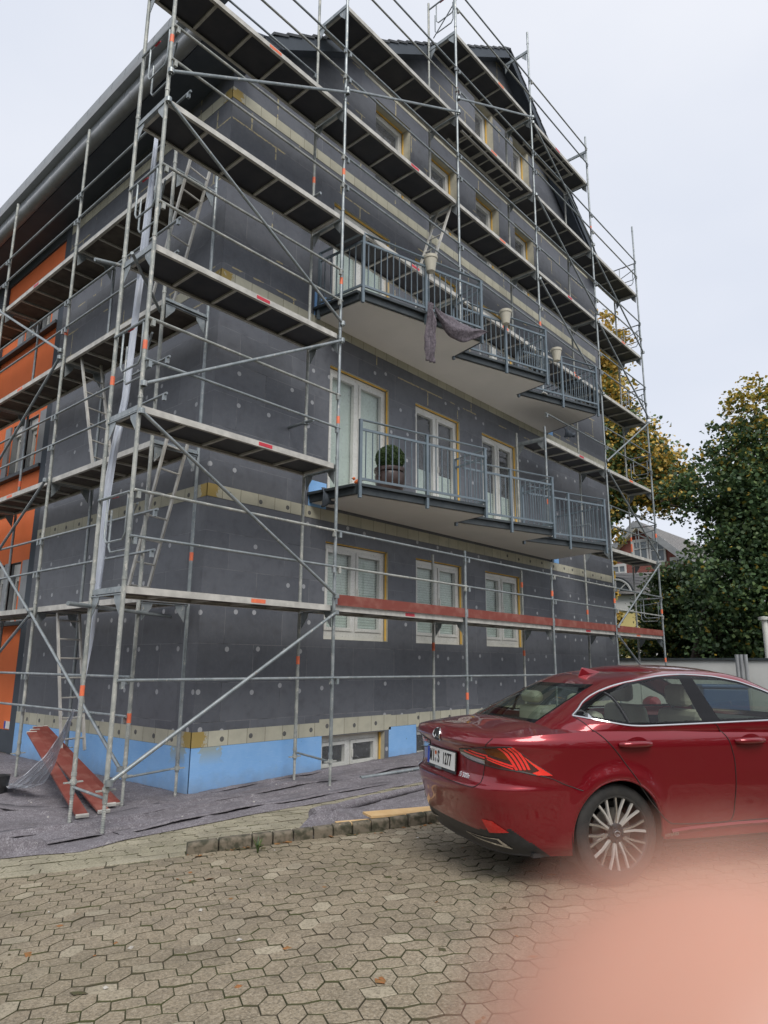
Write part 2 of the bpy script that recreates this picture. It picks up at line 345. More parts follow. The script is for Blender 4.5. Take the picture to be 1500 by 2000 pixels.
M['strip'] = simple('white_plastic_film', (.62, .66, .74), (.48, .52, .60), 3, .4, 0, .1)
M['kerb'] = simple('mossy_kerb_stone', (.16, .135, .10), (.05, .048, .03), 14, .9, 0, 1., bsc=45, lo=.42, hi=.60)
M['joint'] = simple('joint_sand_and_moss', (.062, .050, .032), (.060, .066, .024), 4, .95, 0, .5)
M['hexp'] = mat_paver('hexagon_paver', (.205, .165, .112), (.265, .215, .148), (.38, .33, .24))
M['intp'] = mat_paver('sidewalk_paver', (.30, .28, .20), (.35, .325, .235), (.39, .36, .27), .25)
M['asph'] = simple('asphalt', (.10, .095, .085), (.13, .12, .105), 3, .9, bump=.4)
M['osb'] = simple('light_wood_board', (.55, .36, .17), (.62, .43, .22), 9, .8, bump=.3)
M['wood'] = simple('tree_bark', (.07, .05, .035), (.04, .03, .022), 12, .9, bump=.8)
M['brick'] = None
M['rwhite'] = simple('white_rendered_wall', (.60, .61, .60), (.50, .51, .50), 1, .9, bump=.1)
M['yellow'] = simple('yellow_rendered_wall', (.62, .52, .22), (.56, .47, .2), 2, .9, bump=.1)
M['pot'] = simple('dark_brown_glazed_pot', (.045, .028, .024), (.07, .045, .038), 6, .3, bump=.05)
M['beige'] = simple('beige_plastic_pot', (.50, .47, .38), (.42, .40, .33), 6, .5, bump=.05)
M['black'] = simple('black_plastic', (.018, .019, .02), (.028, .028, .03), 30, .45, bump=.05)
M['gloss'] = simple('gloss_black_trim', (.006, .006, .007), (.008, .008, .009), 5, .08, bump=0, **{'Specular IOR Level': .22})
M['rubber'] = simple('tyre_rubber', (.018, .018, .018), (.03, .028, .026), 20, .75, bump=.2, coords='obj')
M['chrome'] = simple('bright_metal_trim', (.72, .72, .72), (.62, .62, .62), 5, .14, 1., 0)
M['steel'] = simple('steel_disc', (.3, .29, .28), (.2, .2, .2), 8, .35, 1., 0)
M['paint'] = mat_paint()
M['cglass'] = mat_glass('tinted_car_glass', (.74, .81, .75), .055)
M['rglass'] = mat_glass('dark_rear_glass', (.58, .66, .60), .06)
M['leather'] = simple('cream_leather', (.50, .47, .40), (.42, .40, .34), 5, .5, bump=.05)
M['rim'] = simple('machined_alloy', (.55, .54, .52), (.48, .47, .45), 8, .25, .9, 0)
M['rimd'] = simple('graphite_alloy', (.12, .12, .12), (.09, .09, .09), 8, .35, .8, 0)
M['lampred'] = simple('red_lamp_lens', (.55, .01, .008), (.45, .008, .008), 8, .12, 0, 0, **{'Coat Weight': 1.})
M['lampbright'] = simple('bright_red_light_guide', (.95, .05, .03), (.85, .03, .03), 8, .2, 0, 0, **{'Coat Weight': 1.})
M['lampdark'] = simple('smoked_lamp_lens', (.06, .012, .01), (.05, .012, .01), 8, .08, 0, 0, **{'Coat Weight': 1.})
M['plate'] = simple('white_number_plate', (.78, .78, .74), (.72, .72, .70), 8, .4, bump=0)
M['eu'] = simple('blue_plate_band', (.01, .05, .42), (.01, .05, .38), 8, .4, bump=0)
M['ink'] = simple('black_lettering', (.01, .01, .01), (.015, .015, .015), 8, .5, bump=0)
M['seal'] = simple('orange_inspection_seal', (.7, .16, .04), (.6, .14, .04), 8, .5, bump=0)
M['greyseal'] = simple('grey_registration_seal', (.35, .36, .38), (.3, .3, .32), 8, .5, bump=0)
M['box'] = mat_leaf('boxwood_leaf', (.02, .045, .012), (.045, .09, .02), (.09, .14, .03), .15)
M['maple'] = mat_leaf('green_maple_leaf', (.038, .078, .036), (.078, .14, .055), (.14, .20, .07))
M['mapley'] = mat_leaf('yellowing_maple_leaf', (.14, .17, .03), (.46, .34, .05), (.58, .38, .06))
M['autumn'] = mat_leaf('ochre_autumn_leaf', (.20, .22, .05), (.60, .38, .08), (.66, .46, .10))
M['hedge'] = mat_leaf('dark_hedge_leaf', (.028, .060, .022), (.058, .105, .034), (.17, .20, .06))
M['skin'] = simple('skin', (.58, .31, .225), (.46, .22, .155), 55, .45, 0, .1, bsc=800, **{'Subsurface Weight': .15, 'Subsurface Radius': (.004, .0015, .001), 'Subsurface Scale': 1.0})
M['nail'] = simple('finger_nail', (.75, .50, .42), (.72, .47, .40), 60, .3, 0, 0)
def mat_brick():
    t = NT('red_brick'); p = t.sep(t.obj()); br = t.n('ShaderNodeTexBrick'); t.set(br.inputs['Vector'], t.comb(t.mth('ADD', p[0], p[1]), p[2], 0))
    br.inputs['Scale'].default_value = 1; br.inputs['Brick Width'].default_value = .25; br.inputs['Row Height'].default_value = .075; br.inputs['Mortar Size'].default_value = .008
    br.inputs['Color1'].default_value = (.26, .07, .05, 1); br.inputs['Color2'].default_value = (.20, .05, .04, 1); br.inputs['Mortar'].default_value = (.22, .16, .14, 1)
    return t.end(t.pbr(br.outputs['Color'], .9))
M['brick'] = mat_brick()
def mat_tiles():
    t = NT('grey_clay_tiles'); p = t.sep(t.obj()); br = t.n('ShaderNodeTexBrick'); t.set(br.inputs['Vector'], t.comb(p[0], p[2], 0))
    br.inputs['Scale'].default_value = 1; br.inputs['Brick Width'].default_value = .28; br.inputs['Row Height'].default_value = .22; br.inputs['Mortar Size'].default_value = .03; br.inputs['Mortar Smooth'].default_value = .8
    br.inputs['Color1'].default_value = (.22, .21, .20, 1); br.inputs['Color2'].default_value = (.17, .165, .16, 1); br.inputs['Mortar'].default_value = (.06, .06, .06, 1)
    return t.end(t.pbr(br.outputs['Color'], .8, 0, t.bump(t.mth('SUBTRACT', 1., br.outputs['Fac']), .6, .03)))
M['gtile'] = mat_tiles()

# ---------------------------------------------------------------- ground
def gz(x, y):
    """ground height relative to the eye: rises to the right and towards the car park"""
    return -1.62+.025*(max(-20, min(x, 22))-4.5)*max(0, min(1, y/3))+.055*max(0, min(6.0-y, 3.16))
def ground_mesh():
    xs = sorted(set([-300, -100, -40, -20, -10]+[i*.5 for i in range(-16, 60)]+[32, 40, 60, 100, 200, 400]))
    ys = sorted(set([-300, -100, -40, -20, -10, -6]+[i*.5 for i in range(-8, 50)]+[27, 30, 40, 60, 100, 200, 400]))
    V = [(x, y, gz(x, y)-(.0075 if x < 11 else .02)) for y in ys for x in xs]; n = len(xs)
    F = [(j*n+i, j*n+i+1, (j+1)*n+i+1, (j+1)*n+i) for j in range(len(ys)-1) for i in range(n-1)]
    return mesh_np('ground', V, F, M['joint'])
tag(ground_mesh(), kind='structure')
# line between car park and sidewalk (front face of the kerb)
K0 = Vector((2.30, 6.36)); KD = Vector((1.90, -1.05)).normalized(); KN = Vector((-KD.y, KD.x))   # KN points to the building
if KN.y < 0: KN = -KN
KS = 1.64                                                     # where the raised kerb begins along the line
def kside(x, y): return (Vector((x, y))-K0).dot(KN)
def stones(name, polys, m, ang=0., kx=1., ky=1.):
    ca, sa = math.cos(ang), math.sin(ang); RM = np.array(((ca, sa), (-sa, ca)))
    """every paver is a little solid of its own with rounded edge; polys are 2D outlines"""
    V = []; F4 = []; 
    me_v = []; me_f = []; me_m = []
    for P in polys:
        n = len(P); P = np.array(P); c = P.mean(0)
        dz = rng.normal(0, .0018); tx, ty = rng.normal(0, .008, 2)
        def ring(ins, h):
            d = (P-c)@RM.T; ex = np.abs(d).max(0); d = d*(1-ins*np.array((kx, ky))/ex); Q = c+d@RM
            return [(q[0], q[1], gz(q[0], q[1])+h+dz+(q[0]-c[0])*tx+(q[1]-c[1])*ty) for q in Q]
        b = len(me_v)
        me_v += ring(.0022, -.03)+ring(.002, -.006)+ring(.0045, -.0010)+ring(.009, 0)
        for k in range(3):
            for i in range(n):
                j = (i+1)%n; me_f.append((b+k*n+i, b+k*n+j, b+(k+1)*n+j, b+(k+1)*n+i))
        me_f.append(tuple(b+3*n+i for i in range(n))); me_m += [1]*(2*n)+[0]*(n+1)
    me = bpy.data.meshes.new(name); me.from_pydata([(x, y, z+H) for x, y, z in me_v], [], me_f); me.materials.append(m); me.materials.append(M['joint']); me.polygons.foreach_set('material_index', me_m)
    o = bpy.data.objects.new(name, me); col.objects.link(o); return tag(o, kind='structure')
def hex_tiles():
    a = .067; ang = R(-49)
    ca, sa = math.cos(ang), math.sin(ang); rot = lambda x, y: np.array((ca*x-sa*y*1.6, sa*x+ca*y*1.6))
    e2 = np.array((a, 0)); e3 = np.array((a*.5, -a*.866)); eA = np.array((-a*.5, -a*.866)); eB = np.array((-a*1.22, -a*.34))
    def hexa(o, e1): # o = top-left vertex, edges e2, e3, e1, -e2, -e3, -e1
        v = [o]
        for e in (e2, e3, e1, -e2, -e3): v.append(v[-1]+e)
        return v
    s = e2+e3; out = []
    # chains run along s; across, chain A then chain B: offset from one chain to the next is e1+... sharing the zigzag
    TA = (eA+e2) ; TB = (eB+e2)
    # within a chain neighbours share e1, so chain step is e2+e3; chains follow each other by e1 - e2... 
    offA = -(eA+e3); offB = -(eB+e3)
    o = np.array((0., 0.)); period = offA+offB
    for i in range(-70, 71):
        for par, e1, of in ((0, eA, np.zeros(2)), (1, eB, offB)):
            base = i*period+of
            for j in range(-110, 111):
                c0 = base+j*s
                P = [rot(*q) for q in hexa(c0, e1)]
                cx, cy = np.mean(P, 0)+np.array((4.2, 2.6))
                if -.6 < cx < 9.6 and -.4 < cy < 7.2 and kside(cx, cy) < -.06: out.append([(p[0]+4.2, p[1]+2.6) for p in P])
    return out
hx = hex_tiles()
jit = {}
def jq(p):
    k = (round(p[0]*200), round(p[1]*200))
    return (p[0]+mnoise.noise(Vector((p[0]*9, p[1]*9, 0)))*.006, p[1]+mnoise.noise(Vector((p[0]*9, p[1]*9, 7)))*.006)
stones('car_park', [[jq(p) for p in P] for P in hx], M['hexp'], R(-49), .8, 1.5)
def walk_tiles():
    out = []; L = .21; W_ = .165; K = KD; N = KN
    for r in range(0, 20):
        for q in range(-6, 56):
            t0 = q*L+(r%2)*L*.5; n0 = .09+r*W_
            z1 = [(0, 0), (.022, W_*.3), (-.016, W_*.7), (0, W_)]
            pts = [(t0+d, n0+h) for d, h in z1]+[(t0+L+d, n0+h) for d, h in reversed(z1)]
            P = [K0+K*a+N*b for a, b in pts]; c = sum(P, Vector((0, 0)))/len(P)
            if c.x > -.5 and c.y < 7.6 and c.x < 12.5: out.append([(p.x, p.y) for p in P])
    return out
stones('sidewalk', walk_tiles(), M['intp'], math.atan2(KD.y, KD.x), .8, 1.25)
def edge_strip():
    m = MB()
    for i in range(-8, 4):
        a = K0+KD*(i*.5+.004); b = K0+KD*min(i*.5+.496, KS-.004)
        q = [a-KN*.055, b-KN*.055, b+KN*.085, a+KN*.085]
        m.prism([(p.x, p.y, gz(p.x, p.y)-.05) for p in q], (0, 0, .052))
    return tag(m.build('edging_strip', M['intp'], bevel=.004), kind='structure')
edge_strip()
def kerb():
    m = MB(); t = KS
    lens = [.27, .29]+[.186]*36
    for L in lens:
        a = K0+KD*(t+.005); b = K0+KD*(t+L-.005); h = .095+random.uniform(-.006, .006); o = random.uniform(-.004, .004)
        s = .012
        prof = [(-.05, -.06), (-.05, h-.022), (-.036, h-.004), (-.012, h), (.045, h), (.058, h-.012), (.06, -.06)]
        A = [a+KN*(q+o) for q, _ in prof]; B = [b+KN*(q+o) for q, _ in prof]
        n = len(prof); vs = [(p.x, p.y, gz(p.x, p.y)+z) for p, (_, z) in zip(A, prof)]+[(p.x, p.y, gz(p.x, p.y)+z) for p, (_, z) in zip(B, prof)]
        m.add(vs, [tuple(range(n)), tuple(range(2*n-1, n-1, -1))]+[(i, (i+1)%n, n+(i+1)%n, n+i) for i in range(n)])
        t += L
    return tag(m.build('kerb', M['kerb'], bevel=.012), kind='structure')
kerb()
# plain asphalt beyond the paved area, and a gravel verge
def sheet(name, x0, x1, y0, y1, m, dz, step=1.):
    xs = np.linspace(x0, x1, max(2, int((x1-x0)/step)+1)); ys = np.linspace(y0, y1, max(2, int((y1-y0)/step)+1))
    V = [(x, y, gz(x, y)+dz) for y in ys for x in xs]; n = len(xs)
    F = [(j*n+i, j*n+i+1, (j+1)*n+i+1, (j+1)*n+i) for j in range(len(ys)-1) for i in range(n-1)]
    return tag(mesh_np(name, V, F, m), kind='structure')
sheet('road', 9.7, 40, -30, 4.0, M['asph'], -.012)

# felt sheets
def felt(name, label, outline, base=.008, wr=.014, seed=0, step=.024, group=None, folds=()):
    xs = [p[0] for p in outline]; ys = [p[1] for p in outline]
    def inside(x, y):
        c = False; n = len(outline)
        for i in range(n):
            (x1, y1), (x2, y2) = outline[i], outline[(i+1)%n]
            if (y1 > y) != (y2 > y) and x < (x2-x1)*(y-y1)/(y2-y1)+x1: c = not c
        return c
    def edged(x, y):
        d = 9
        n = len(outline)
        for i in range(n):
            a = Vector(outline[i]); b = Vector(outline[(i+1)%n]); t = max(0, min(1, (Vector((x, y))-a).dot(b-a)/(b-a).length_squared))
            d = min(d, (a+(b-a)*t-Vector((x, y))).length)
        return d
    X = np.arange(min(xs)-.1, max(xs)+.1, step); Y = np.arange(min(ys)-.1, max(ys)+.1, step)
    idx = {}; V = []; F = []
    for j, y in enumerate(Y):
        for i, x in enumerate(X):
            wx = x+mnoise.noise(Vector((x*2, y*2, seed)))*.05; wy = y+mnoise.noise(Vector((x*2, y*2, seed+5)))*.05
            ok = inside(wx, wy)
            if not ok: continue
            n1 = mnoise.noise(Vector((x*1.1+seed, y*3.2, seed))); n2 = mnoise.noise(Vector((x*5+seed, y*9, seed+3)))
            h = base+wr*max(0, 1-abs(n1)*7)*1.3+wr*.5*max(0, 1-abs(n2)*4)+.002*n2
            for (a, b, hh, ww) in folds:
                A = Vector(a); B = Vector(b); t = max(0, min(1, (Vector((x, y))-A).dot(B-A)/(B-A).length_squared)); C = A+(B-A)*t
                C += Vector((mnoise.noise(Vector((t*6, seed, 1))), mnoise.noise(Vector((t*6, seed, 9)))))*.09
                dv = Vector((x, y))-C; d = dv.length; Bd = (B-A).normalized(); sg = dv.x*-Bd.y+dv.y*Bd.x; sg = sg if B.x >= A.x else -sg
                am = hh*(.75+.6*mnoise.noise(Vector((t*7, seed, 3))))*min(1, t*8, (1-t)*8+.1); h += am*(math.exp(-d/(ww*4)) if sg > 0 else math.exp(-(d/(ww*.45))**2))
            e = edged(x, y); h *= min(1, .35+e*6) if wr < .03 else 1
            idx[(i, j)] = len(V); V.append((x, y, gz(x, y)+h+.004))
    def snap(x, y):
        best = None; n = len(outline)
        for i in range(n):
            A = Vector(outline[i]); Bq = Vector(outline[(i+1)%n]); t = max(0, min(1, (Vector((x, y))-A).dot(Bq-A)/(Bq-A).length_squared)); C = A+(Bq-A)*t; d = (C-Vector((x, y))).length
            if best is None or d < best[0]: best = (d, C)
        return best
    for (i, j), k in idx.items():
        if sum((i+a, j+b) in idx for a in (-1, 0, 1) for b in (-1, 0, 1)) < 9:
            x, y, z = V[k]; d, C = snap(x, y)
            if d < step*2.6: cx = C.x+mnoise.noise(Vector((C.x*2.3, C.y*2.3, seed)))*.035; cy = C.y+mnoise.noise(Vector((C.x*2.3, C.y*2.3, seed+4)))*.035; V[k] = (cx, cy, gz(cx, cy)+.005)
    for (i, j), k in idx.items():
        if (i+1, j) in idx and (i, j+1) in idx and (i+1, j+1) in idx: F.append((k, idx[(i+1, j)], idx[(i+1, j+1)], idx[(i, j+1)]))
    o = mesh_np(name, V, F, M['felt'], smooth=True)
    sm = o.modifiers.new('thickness', 'SOLIDIFY'); sm.thickness = .003; sm.offset = 1
    return tag(o, label, 'ground cover sheet', group)
felt('ground_felt', 'long purple-grey felt sheet spread on the ground along the blue base of the building',
     [(-1, 9.0), (.8, 7.9), (2.2, 7.02), (2.66, 6.76), (2.9, 6.62), (3.2, 6.42), (3.7, 6.47), (4.5, 6.42), (5.5, 6.33), (6.1, 6.20), (7.6, 6.12), (9.5, 5.95), (12, 5.8), (18.4, 5.9), (18.4, 7.84), (5.24, 7.84), (5.24, 14.5), (3.2, 14.5), (1, 13.0), (-1, 11.5)],
     seed=2, folds=[((2.3, 7.5), (4.4, 6.98), .07, .03), ((4.2, 7.15), (7.4, 6.75), .045, .022), ((3.3, 6.9), (4.1, 6.72), .05, .025), ((2.5, 6.95), (3.05, 6.7), .10, .045), ((2.6, 6.85), (2.9, 6.75), .08, .03), ((3.0, 9.6), (3.7, 7.9), .035, .022), ((5.3, 7.7), (9.5, 7.55), .05, .04), ((4.6, 7.35), (8.0, 7.2), .035, .02), ((3.9, 8.9), (4.9, 7.4), .03, .02)])
felt('ground_felt', 'smaller grey felt piece with a rolled edge lying on the sidewalk behind the kerb',
     [(4.50, 5.10), (5.05, 5.52), (5.35, 5.66), (6.0, 5.60), (7.0, 5.66), (8.4, 5.4), (8.4, 4.9), (7.0, 5.0), (6.05, 4.86), (5.25, 4.84), (4.72, 4.98)],
     seed=11, base=.03, step=.03, folds=[((5.05, 5.5), (5.35, 5.12), .09, .07), ((4.62, 5.1), (5.1, 5.45), .06, .06)])
def roll():
    m = MB(); n = 26
    A = Vector((5.16, 5.50, 0)); B = Vector((7.6, 5.62, 0)); pts = []; rr = []
    for i in range(n+1):
        t = i/n; p = A.lerp(B, t); p.y += .06*math.sin(t*3); r = .062*(1-t*.55)*(1+.12*mnoise.noise(Vector((t*9, 0, 0))))
        p.z = gz(p.x, p.y)+r+.02; pts.append(p); rr.append(r)
    m.path(pts, rr, 12)
    return tag(m.build('felt_roll', M['felt'], smooth=True), 'rolled-up grey felt edge stretching along the sidewalk towards the car', 'felt roll')
roll()

def felt_edge(pts, back, label, seed):
    P = []
    for p, q in zip(pts[:-1], pts[1:]):
        n = max(1, int((Vector(q)-Vector(p)).length/.03))
        for i in range(n): P.append(Vector(p).lerp(Vector(q), i/n))
    P.append(Vector(pts[-1])); V = []; prof = [(back, .001), (back*.6, .010), (back*.3, .026), (.05, .034), (.012, .040), (-.012, .034), (-.022, .022)]
    for i, p in enumerate(P):
        t = i/(len(P)-1); d = (P[min(i+1, len(P)-1)]-P[max(i-1, 0)]).normalized(); nr = Vector((-d.y, d.x))
        if nr.y < 0: nr = -nr
        k = max(.12, .62+1.1*mnoise.noise(Vector((t*len(P)*.035, seed, 0))))*min(1, t*6+.1, (1-t)*6+.1); w_ = .05*mnoise.noise(Vector((t*len(P)*.05, seed, 7)))
        for o, h in prof:
            q = p+nr*(o+w_+.012*mnoise.noise(Vector((i*.15, o*20, seed)))); V.append((q.x, q.y, gz(q.x, q.y)+.022+h*k+.004*mnoise.noise(Vector((i*.3, o*30, seed)))))
    n = len(prof); m = MB(); m.add(V, [(i*n+j, i*n+j+1, (i+1)*n+j+1, (i+1)*n+j) for i in range(len(P)-1) for j in range(n-1)])
    o = m.build('felt_edge', M['felt'], smooth=True); md = o.modifiers.new('t', 'SOLIDIFY'); md.thickness = .004
    tag(o, label, 'ground cover sheet')
felt_edge([(2.2, 7.62), (3.0, 7.30), (3.55, 7.12), (4.1, 7.22), (4.75, 7.30)], .35, 'lifted dark-edged felt overlap in front of the ends of the red planks', 3)
felt_edge([(4.3, 7.05), (5.2, 7.18), (6.4, 7.12), (7.6, 6.95), (9.2, 6.9)], .22, 'long lifted felt edge running past the foot of the building corner', 8)
felt_edge([(2.55, 7.0), (3.1, 6.78), (3.6, 6.76)], .16, 'crumpled short felt fold at the left front edge of the sheet', 15)
felt_edge([(3.7, 6.66), (5.0, 6.60), (6.2, 6.42), (7.3, 6.32)], .14, 'thin felt crease close to the sidewalk edge of the sheet', 21)
felt_edge([(5.45, 7.66), (7.0, 7.64), (9.4, 7.62)], .14, 'dirty felt crease directly below the blue base', 27)
felt_edge([(2.7, 9.9), (3.3, 8.9), (3.75, 8.0)], .25, 'felt seam running from the bucket towards the red planks', 33)

# ---------------------------------------------------------------- building
XL, YF, XR = 5.25, 7.85, 18.40          # left wall plane, front wall plane, right end
B = empty('insulated_building', (XL, YF, -1.6), 'apartment block wrapped in dark grey insulation boards with a blue base, behind the scaffolding', 'building')
ZG = -2.0
def clip(poly, a, b, c):                 # keep a*u+b*z<=c
    out = []; n = len(poly)
    for i in range(n):
        p, q = poly[i], poly[(i+1)%n]; dp = a*p[0]+b*p[1]-c; dq = a*q[0]+b*q[1]-c
        if dp <= 0: out.append(p)
        if dp*dq < 0: t = dp/(dp-dq); out.append((p[0]+(q[0]-p[0])*t, p[1]+(q[1]-p[1])*t))
    return out
def wall_sheet(T, us, zs, holes, clips=(), mb=None):
    mb = mb or MB(); us = sorted(set(us)); zs = sorted(set(zs))
    for i in range(len(us)-1):
        for j in range(len(zs)-1):
            cu, cz = (us[i]+us[i+1])/2, (zs[j]+zs[j+1])/2
            if any(a < cu < b and c < cz < d for a, b, c, d in holes): continue
            P = [(us[i], zs[j]), (us[i+1], zs[j]), (us[i+1], zs[j+1]), (us[i], zs[j+1])]
            for cl in clips: P = clip(P, *cl)
            if len(P) >= 3: mb.add([T(u, z, 0) for u, z in P], [tuple(range(len(P)))])
    return mb
TF = lambda u, z, d: (u, YF+d, z)        # front wall, d goes into the building
TL = lambda u, z, d: (XL+d, u, z)        # left wall, u = y
fw = []                                   # (u0,u1,z0,z1,kind)
for z0, z1, k in ((.37, 1.90, 'win'), (2.56, 4.90, 'door'), (5.72, 8.0, 'door')):
    for u0, u1 in ((7.48, 8.98), (9.75, 11.2), (12.02, 13.42)): fw.append((u0, u1, z0, z1, k))
for u0, u1 in ((8.54, 9.6), (10.31, 11.25), (12.0, 13.0), (13.74, 14.68)): fw.append((u0, u1, 9.08, 10.9, 'attic'))
for u0, u1 in ((12.05, 12.85), (13.8, 14.6)): fw.append((u0, u1, 11.95, 13.5, 'attic'))
fw.append((7.50, 8.92, -1.60, -1.07, 'cellar')); fw.append((9.76, 11.1, -1.60, -1.05, 'cellar')); fw.append((12.05, 13.4, -1.6, -1.05, 'cellar'))
RL = lambda x: 9.86+.751*(x-5.7)         # roof line (verge) left slope
AP = (13.24, 15.52); RR = lambda x: AP[1]-.80*(x-AP[0])
g = .10
m = wall_sheet(TF, [XL, XR]+[q for h in fw for q in h[:2]], [ZG, 16.5, 9.0]+[q for h in fw for q in h[2:4]], [h[:4] for h in fw],
     [(-.751, 1, RL(0)-g), (.80, 1, AP[1]+.8*AP[0]-g)])
m.build('front_wall', M['eps'], B)
# side wall, insulated part and painted part
YI = 13.3
m = wall_sheet(TL, [YF, YI], [ZG, 9.2], []); m.build('side_wall', M['eps'], B)
m = MB(); m.add([(XR, YF, ZG), (XR, 24, ZG), (XR, 24, 11.2), (XR, YF, 11.2)], [(0, 1, 2, 3)]); m.build('side_wall', M['eps'], B)
m = MB(); m.add([(XL+.3, 30, ZG), (XR, 30, ZG), (XR, 30, 11), (XL+.3, 30, 9)], [(0, 1, 2, 3)]); m.build('rear_wall', M['anthracite'], B)
ow = []
for z0, z1 in ((.74, 1.9), (3.78, 4.94), (6.82, 7.98)):
    for y0 in (14.16, 14.92, 17.45, 18.15, 19.6, 20.4): ow.append((y0, y0+.5, z0, z1))
m = wall_sheet(lambda u, z, d: (XL+.10+d, u, z), [YI+.3, 16.9]+[q for h in ow for q in h[:2]]+[29], [ZG, 8.72]+[q for h in ow for q in h[2:]], ow)
m.build('painted_wall', M['orange'], B)
for a, b in ((YI, YI+.3), (16.75, 17.25), (19.0, 19.35), (22, 22.4)):
    MB().box((XL+.02 if a == YI else XL+.04, a, ZG), (XL+.12, b, 9.2)).build('pilaster', M['anthracite'], B)
MB().box((XL+.06, YI+.3, 8.72), (XL+.13, 29, 9.2)).build('cornice', M['anthracite'], B)
MB().box((XL+.07, YI+.3, -1.9), (XL+.13, 29, -1.22)).build('plinth', M['anthracite'], B)
# light wall panels beside the windows and dark sills, with the windows themselves
for z0, z1 in ((.74, 1.9), (3.78, 4.94), (6.82, 7.98)):
    for y0, y1 in ((13.66, 13.99), (14.66, 14.84), (15.48, 15.75), (17.27, 17.42), (20.12, 20.36)): MB().box((XL+.06, y0, z0), (XL+.13, y1, z1)).build('wall_panel', M['zinc2'], B)
    MB().box((XL-.02, YI+.3, z0-.08), (XL+.14, 16.75, z0-.01)).build('window_sill', M['fascia'], B)
def window(T, u0, u1, z0, z1, dep=.20, casements=2, tilt=False, blind=True, film=True, box=0., foam=True, fr=M['white'], rv=M['cream'], side=1):
    W = u1-u0; S = lambda a, b: MBT(T, a, b)
    o = MB(); o.add([T(u0,z0,.002),T(u0,z1,.002),T(u0,z1,dep),T(u0,z0,dep)], [(0,1,2,3)]); o.add([T(u1,z0,.002),T(u1,z1,.002),T(u1,z1,dep),T(u1,z0,dep)], [(0,1,2,3)])
    o.add([T(u0,z1,.002),T(u1,z1,.002),T(u1,z1,dep),T(u0,z1,dep)], [(0,1,2,3)]); o.add([T(u0,z0,.002),T(u1,z0,.002),T(u1,z0,dep),T(u0,z0,dep)], [(0,1,2,3)])
    o.add([T(u0,z0,dep+.6),T(u1,z0,dep+.6),T(u1,z1,dep+.6),T(u0,z1,dep+.6)], [(0,1,2,3)]); nf = len(o.f)
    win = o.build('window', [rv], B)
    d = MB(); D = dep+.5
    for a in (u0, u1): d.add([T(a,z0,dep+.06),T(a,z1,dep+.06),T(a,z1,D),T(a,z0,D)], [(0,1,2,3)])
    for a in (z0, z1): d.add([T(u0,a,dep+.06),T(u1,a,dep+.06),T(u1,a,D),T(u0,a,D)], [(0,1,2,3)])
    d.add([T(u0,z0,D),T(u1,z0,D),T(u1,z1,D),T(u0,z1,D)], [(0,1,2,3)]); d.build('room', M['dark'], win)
    def bx(mb, a, b, c, e, d0, d1):
        P = T(a, c, d0); Q = T(b, e, d1); mb.box(P, Q)
    zt = z1-.03-box; f = MB(); d0, d1 = dep-.03, dep+.05
    bo = .14 if box == 0 and (z1-z0) > 1 else .06
    bx(f, u0+.012, u0+.07, z0, z1-.015, d0, d1); bx(f, u1-.09, u1-.02, z0, z1-.015, d0, d1)
    bx(f, u0+.07, u1-.09, z0+.004, z0+bo, d0, d1); bx(f, u0+.07, u1-.09, zt-.07, z1-.016, d0, d1)
    if box: bx(f, u0+.02, u1-.03, z1-.03-box, z1-.02, d0-.05, d0-.002)
    um = (u0+u1)/2-.01
    if casements == 2: bx(f, um-.035, um+.035, z0+bo, zt-.07, d0, d1)
    cs = [(u0+.07, um-.035), (um+.035, u1-.09)] if casements == 2 else [(u0+.07, u1-.09)]
    for i, (a, b) in enumerate(cs):
        c, e = z0+bo, zt-.07; s = .055; k = d0-.018
        for q in ((a+.003, a+s, c, e), (b-s, b-.003, c, e), (a+s, b-s, c+.003, c+s), (a+s, b-s, e-s, e-.003)): bx(f, *q, k, d1-.02)
        if casements == 2 and i == 1: bx(f, a+.018, a+.036, (c+e)/2-.07, (c+e)/2+.05, k-.03, k-.002)
    f.build('frame', fr, win, bevel=.004)
    p = MB()
    for a, b in cs: p.add([T(a+.05, z0+bo+.05, dep+.012), T(b-.05, z0+bo+.05, dep+.012), T(b-.05, zt-.12, dep+.012), T(a+.05, zt-.12, dep+.012)], [(0,1,2,3)])
    p.build('pane', M['pane'], win)
    if blind:
        c = MB(); zb, ztp = z0+bo, zt-.1
        if blind == 'half': ztp = z0+(z1-z0)*.47
        n = int((ztp-zb)/.045); 
        for a, b in cs:
            for i in range(n): 
                z = zb+.03+i*.045; c.add([T(a+.04, z, dep+.055), T(b-.04, z, dep+.055), T(b-.04, z+.041, dep+.044), T(a+.04, z+.041, dep+.044)], [(0,1,2,3)])
        c.build('blind', M['curtain'], win, fix=False)
    if foam:
        y = MB(); ya, yb_ = (dep-.075, dep-.04) if dep > .15 else (.034, .066); bx(y, u1-.012, u1-.002, z0+.02, z1-.02, ya, yb_)
        bx(y, u0+.02, u1-.035, z1-.013, z1-.003, ya, yb_); y.build('sealing_tape', M['foam'], win)
    if film:
        q = MB(); n = 14; k = 16; base = len(q.v)
        vs = [T(u0+.04+(W-.11)*i/n, z0+.05+(z1-z0-.12)*j/k, dep-.06+.016*mnoise.noise(Vector((u0+i*.35, z0+j*.2, 3)))) for j in range(k+1) for i in range(n+1)]
        q.add(vs, [(j*(n+1)+i, j*(n+1)+i+1, (j+1)*(n+1)+i+1, (j+1)*(n+1)+i) for j in range(k) for i in range(n)])
        q.build('protective_film', M['film'], win, smooth=True)
    return win
def MBT(*a): pass
